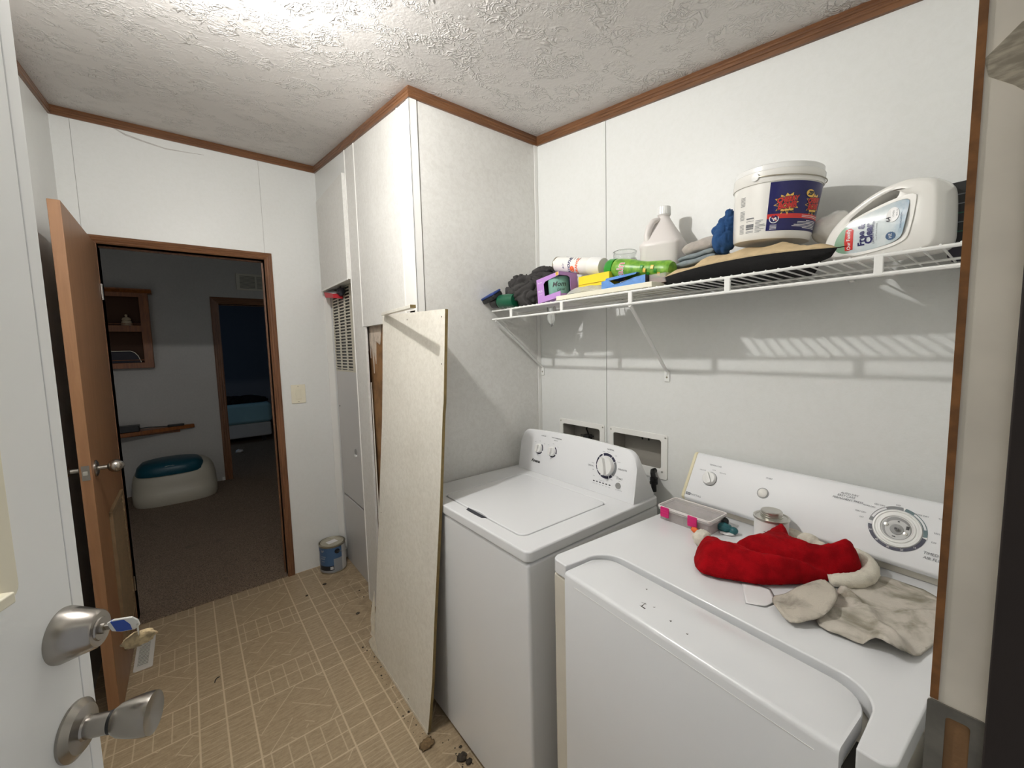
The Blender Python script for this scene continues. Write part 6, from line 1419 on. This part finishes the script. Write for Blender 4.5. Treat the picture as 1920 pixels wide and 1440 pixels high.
sk = cloth_ball('white_sock', 'soiled white sock lying between red hat and dryer console', 'sock', [((1.262, 0.372, 0.935), (0.024, 0.030, 0.022)), ((1.258, 0.335, 0.936), (0.022, 0.03, 0.022)), ((1.250, 0.305, 0.932), (0.018, 0.022, 0.018))], 'fur', 0.004, 13, 0.006, 22, ZR+0.0005)

# ---------------------------------------------------------------- hall beyond the doorway
cbn = thing('wall_cabinet', 'brown wooden two-compartment curio cabinet hung on the hall wall', 'cabinet', (-0.50, YH, 1.35))
CX0, CX1, CZ0, CZ1, CD = -0.86, -0.255, 1.352, 2.115, 0.115
m = MB().plate([(CX0, CZ0), (CX1, CZ0), (CX1, CZ1), (CX0, CZ1)], [(CX0+0.072, CZ0+0.055), (CX1-0.072, CZ0+0.055), (CX1-0.072, CZ1-0.045), (CX0+0.072, CZ1-0.045)], 0, 0.018, M=Matrix(((1, 0, 0, 0), (0, 0, -1, YH-CD+0.018), (0, 1, 0, 0), (0, 0, 0, 1))))
build('face_frame', m, 'cab_wood', cbn, bevel=0.002)
build('mid_rail', MB().box(CX0+0.07, CX1-0.07, YH-CD, YH-CD+0.018, 1.722, 1.785), 'cab_wood', cbn, bevel=0.002)
build('side_panel', MB().box(CX0, CX0+0.016, YH-CD+0.018, YH-0.001, CZ0, CZ1), 'cab_wood', cbn); build('side_panel', MB().box(CX1-0.016, CX1, YH-CD+0.018, YH-0.001, CZ0, CZ1), 'cab_wood', cbn)
build('back_panel', MB().box(CX0+0.016, CX1-0.016, YH-0.012, YH-0.001, CZ0, CZ1), 'cab_dark', cbn)
for z_ in (CZ0+0.035, 1.735): build('shelf', MB().box(CX0+0.016, CX1-0.016, YH-CD+0.018, YH-0.012, z_, z_+0.020), 'cab_wood', cbn)
build('cornice', MB().prism([(0, 2.112), (CD+0.008, 2.112), (CD+0.03, 2.140), (CD+0.03, 2.152), (0, 2.152)], CX0-0.03, CX1+0.032, M=Matrix(((0, 0, 1, 0), (-1, 0, 0, YH-0.001), (0, 1, 0, 0), (0, 0, 0, 1)))), 'cab_wood', cbn)
build('gallery_rail', MB().tube([(CX0+0.07, YH-CD+0.012, 1.80), (CX1-0.07, YH-CD+0.012, 1.80)], 0.004, 6), 'cab_wood', cbn); build('gallery_rail', MB().tube([(CX0+0.07, YH-CD+0.012, 1.435), (CX1-0.07, YH-CD+0.012, 1.435)], 0.004, 6), 'cab_wood', cbn)
cj = thing('cookie_jar', 'cream lidded ceramic jar in the upper half of the hall cabinet', 'jar', (-0.435, YH-0.06, 1.755))
Fj = Matrix.Translation((-0.435, YH-0.062, 1.7555))
build('jar_body', MB().lathe([(0.0, 0.0), (0.030, 0.0), (0.040, 0.012), (0.044, 0.040), (0.038, 0.075), (0.030, 0.085), (0.0, 0.085)], 28, Fj), 'ceramic', cj, smooth=True, angle=60)
build('jar_lid', MB().lathe([(0.034, 0.086), (0.036, 0.092), (0.028, 0.108), (0.010, 0.116), (0.009, 0.124), (0.013, 0.132), (0.008, 0.141), (0.0, 0.143)], 28, Fj), 'ceramic', cj, smooth=True, angle=60)
bt = thing('bread_box', 'dark rounded box in the lower half of the hall cabinet', 'box', (-0.48, YH-0.06, 1.407))
m = MB(); m.prism([(-0.62, 1.4075), (-0.350, 1.4075), (-0.372, 1.48), (-0.398, 1.515), (-0.43, 1.528), (-0.62, 1.528)], -(YH-0.016), -(YH-0.090), M=Matrix(((1, 0, 0, 0), (0, 0, -1, 0), (0, 1, 0, 0), (0, 0, 0, 1))))
build('box_body', m, 'card_dark', bt, bevel=0.004)
build('box_trim', MB().tube([(-0.60, YH-0.092, 1.527), (-0.43, YH-0.092, 1.527), (-0.399, YH-0.092, 1.514), (-0.373, YH-0.092, 1.478), (-0.352, YH-0.092, 1.412)], 0.004, 6), 'tin', bt, smooth=True)

cs = thing('corner_shelf', 'reddish brown wooden ledge on the hall wall above the toy chest', 'shelf', (-0.40, YH, 0.69))
build('ledge_board', MB().prism([(0.022, YH-0.001), (0.028, YH-0.045), (-0.55, YH-0.235), (-1.05, YH-0.235), (-1.05, YH-0.001)], 0.672, 0.712), 'cab_wood', cs, bevel=0.006)
build('wall_cleat', MB().box(-0.95, -0.10, YH-0.025, YH-0.001, 0.640, 0.672), 'cab_wood', cs)
db2 = thing('desk_gadget', 'black square gadget with cord lying on the hall ledge', 'gadget', (-0.52, YH-0.15, 0.713))
build('gadget_body', MB().box(-0.66, -0.415, YH-0.21, YH-0.09, 0.7125, 0.775), 'black', db2, bevel=0.006)
build('cord', MB().tube([(-0.42, YH-0.13, 0.735), (-0.35, YH-0.13, 0.737), (-0.25, YH-0.12, 0.728), (-0.15, YH-0.10, 0.722)], 0.005, 6), 'black', db2, smooth=True)
rm = build('remote_control', MB().prism(rrect(-0.20, -0.06, YH-0.105, YH-0.065, 0.010, 4), 0.7125, 0.735), 'black', bevel=0.005); setp(rm, 'black remote control lying toward the tip of the hall ledge', 'remote')

tc = thing('toy_chest', 'beige rounded toy chest with a teal lid against the hall wall', 'toy chest', (-0.14, 5.42, 0.008))
n_ = 40
def tub(z, w, d, k=3.2, cx=-0.165, cy=5.435):
    out = []
    for i in range(n_):
        a = 2*PI*i/n_; c_, s_ = math.cos(a), math.sin(a); out.append((cx+w*math.copysign(abs(c_)**(2/k), c_), cy+d*math.copysign(abs(s_)**(2/k), s_), z))
    return out
rows = [tub(0.009, 0.330, 0.265), tub(0.03, 0.338, 0.275), tub(0.13, 0.342, 0.282), tub(0.135, 0.338, 0.278), tub(0.22, 0.335, 0.276), tub(0.29, 0.322, 0.262), tub(0.345, 0.296, 0.235), tub(0.385, 0.25, 0.195), tub(0.40, 0.19, 0.14), tub(0.402, 0.02, 0.02)]
m = MB(); m.grid(rows, closed=True); m.f += [tuple(range(n_))[::-1], tuple(range(9*n_, 10*n_))]; m.mi += [0, 0]
tb = build('chest_body', m, 'beige_plastic', tc, smooth=True, angle=60)
rows = []
for z_, w_, d_ in ((0.305, 0.272, 0.205), (0.318, 0.276, 0.210), (0.375, 0.262, 0.215), (0.415, 0.225, 0.180), (0.432, 0.15, 0.12), (0.436, 0.02, 0.02)): rows.append(tub(z_+0.004, w_, d_, 2.8, -0.19, 5.42))
m = MB(); m.grid(rows, closed=True); m.f += [tuple(range(n_))[::-1], tuple(range(5*n_, 6*n_))]; m.mi += [0, 0]
rows2 = [[(x, y-0.058, z-0.0) for x, y, z in r] for r in rows]
m = MB(); m.grid(rows2, closed=True); m.f += [tuple(range(n_))[::-1], tuple(range(5*n_, 6*n_))]; m.mi += [0, 0]
td = build('chest_lid', m, 'teal_lid', tc, smooth=True, angle=60)
o = build('lid_badge', MB().prism([(0.040*math.cos(2*PI*i/24)-0.175, 0.010*math.sin(2*PI*i/24)) for i in range(24)], 0, 0.004, M=frame((-0.02, 5.165, 0.392), (1, 0, 0), (0, 0.55, 0.8))), 'can_side', td)

hv_ = thing('return_vent', 'cream return air vent on the hall wall above the bedroom door', 'vent', (0.70, YH, 2.31))
VX0, VX1, VZ0, VZ1 = 0.528, 0.92, 2.215, 2.402
Mv = Matrix(((1, 0, 0, 0), (0, 0, -1, YH), (0, 1, 0, 0), (0, 0, 0, 1)))
vf = build('vent_frame', MB().plate([(VX0, VZ0), (VX1, VZ0), (VX1, VZ1), (VX0, VZ1)], [(VX0+0.035, VZ0+0.022), (VX1-0.035, VZ0+0.022), (VX1-0.035, VZ1-0.018), (VX0+0.035, VZ1-0.018)], 0, 0.012, M=Mv), 'vent', hv_, bevel=0.002)
build('vent_back', MB().box(VX0+0.03, VX1-0.03, YH-0.002, YH-0.0005, VZ0+0.02, VZ1-0.015), 'dark_gap', hv_)
build('vent_mullion', MB().box(0.716, 0.732, YH-0.012, YH-0.001, VZ0+0.02, VZ1-0.016), 'vent', vf)
s0 = build('vent_slat', MB().box(VX0+0.034, VX1-0.034, YH-0.009, YH-0.002, 0, 0.006), 'vent', vf); s0.location = (0, 0, VZ0+0.026)
copies(s0, [(0, 0, VZ0+0.026+0.0105*k) for k in range(1, 14)], vf)

# bedroom glimpsed through the far door
be = thing('bed', 'bed with teal sheet and white box spring in the dark bedroom', 'bed', (0.4, 8.6, 0))
build('box_spring', MB().box(-0.55, 1.06, 7.90, 9.6, 0.10, 0.33), 'boxspring', be, bevel=0.03, seg=3)
build('mattress', MB().box(-0.57, 1.08, 7.87, 9.6, 0.33, 0.66), 'sheet', be, bevel=0.06, seg=4)
for x_, y_ in ((-0.45, 8.0), (0.95, 8.0), (-0.45, 9.5), (0.95, 9.5)): build('leg', MB().box(x_-0.03, x_+0.03, y_-0.03, y_+0.03, 0.008, 0.10), 'black', be)
cloth_ball('dark_blanket', 'rumpled dark blanket piled on the teal bed', 'blanket', [((0.45, 8.15, 0.69), (0.36, 0.24, 0.10)), ((0.80, 8.2, 0.68), (0.28, 0.25, 0.09)), ((0.2, 8.3, 0.69), (0.3, 0.28, 0.11))], 'dark_blanket', 0.02, 3, 0.03, 6, 0.661)
d3 = struct('door_3', MB().box(1.025, 1.058, YH+0.105, YH+0.80, 0.015, 2.03), 'door_wood', bevel=0.002)
build('knob', MB().lathe([(0.030, 0), (0.028, 0.005), (0.010, 0.008), (0.010, 0.030), (0.024, 0.040), (0.026, 0.055), (0.016, 0.066), (0.0, 0.068)], 28, along((1.025, YH+0.73, 1.045), (-1, 0, 0))), 'nickel', d3, smooth=True)
lump('paper_scrap', 'white paper scrap on the bedroom carpet by the bed', 'paper', (0.53, 7.25), 0.05, 'paper', 21, 0.5)
for o_ in bpy.data.objects:
    if o_.name.startswith('paper_scrap') and o_.parent is None: o_.location.z = 0.008

for o_ in bpy.data.objects:
    if o_.parent is not None and o_.name.split('.')[0] in ('lettering', 'label_print', 'fine_print', 'dial_numbers', 'scuff', 'nail', 'status_lights', 'selector_marks', 'dial_ring', 'socket_slot', 'print_lines', 'label_logo', 'maker_badge'): o_['kind'] = 'stuff'
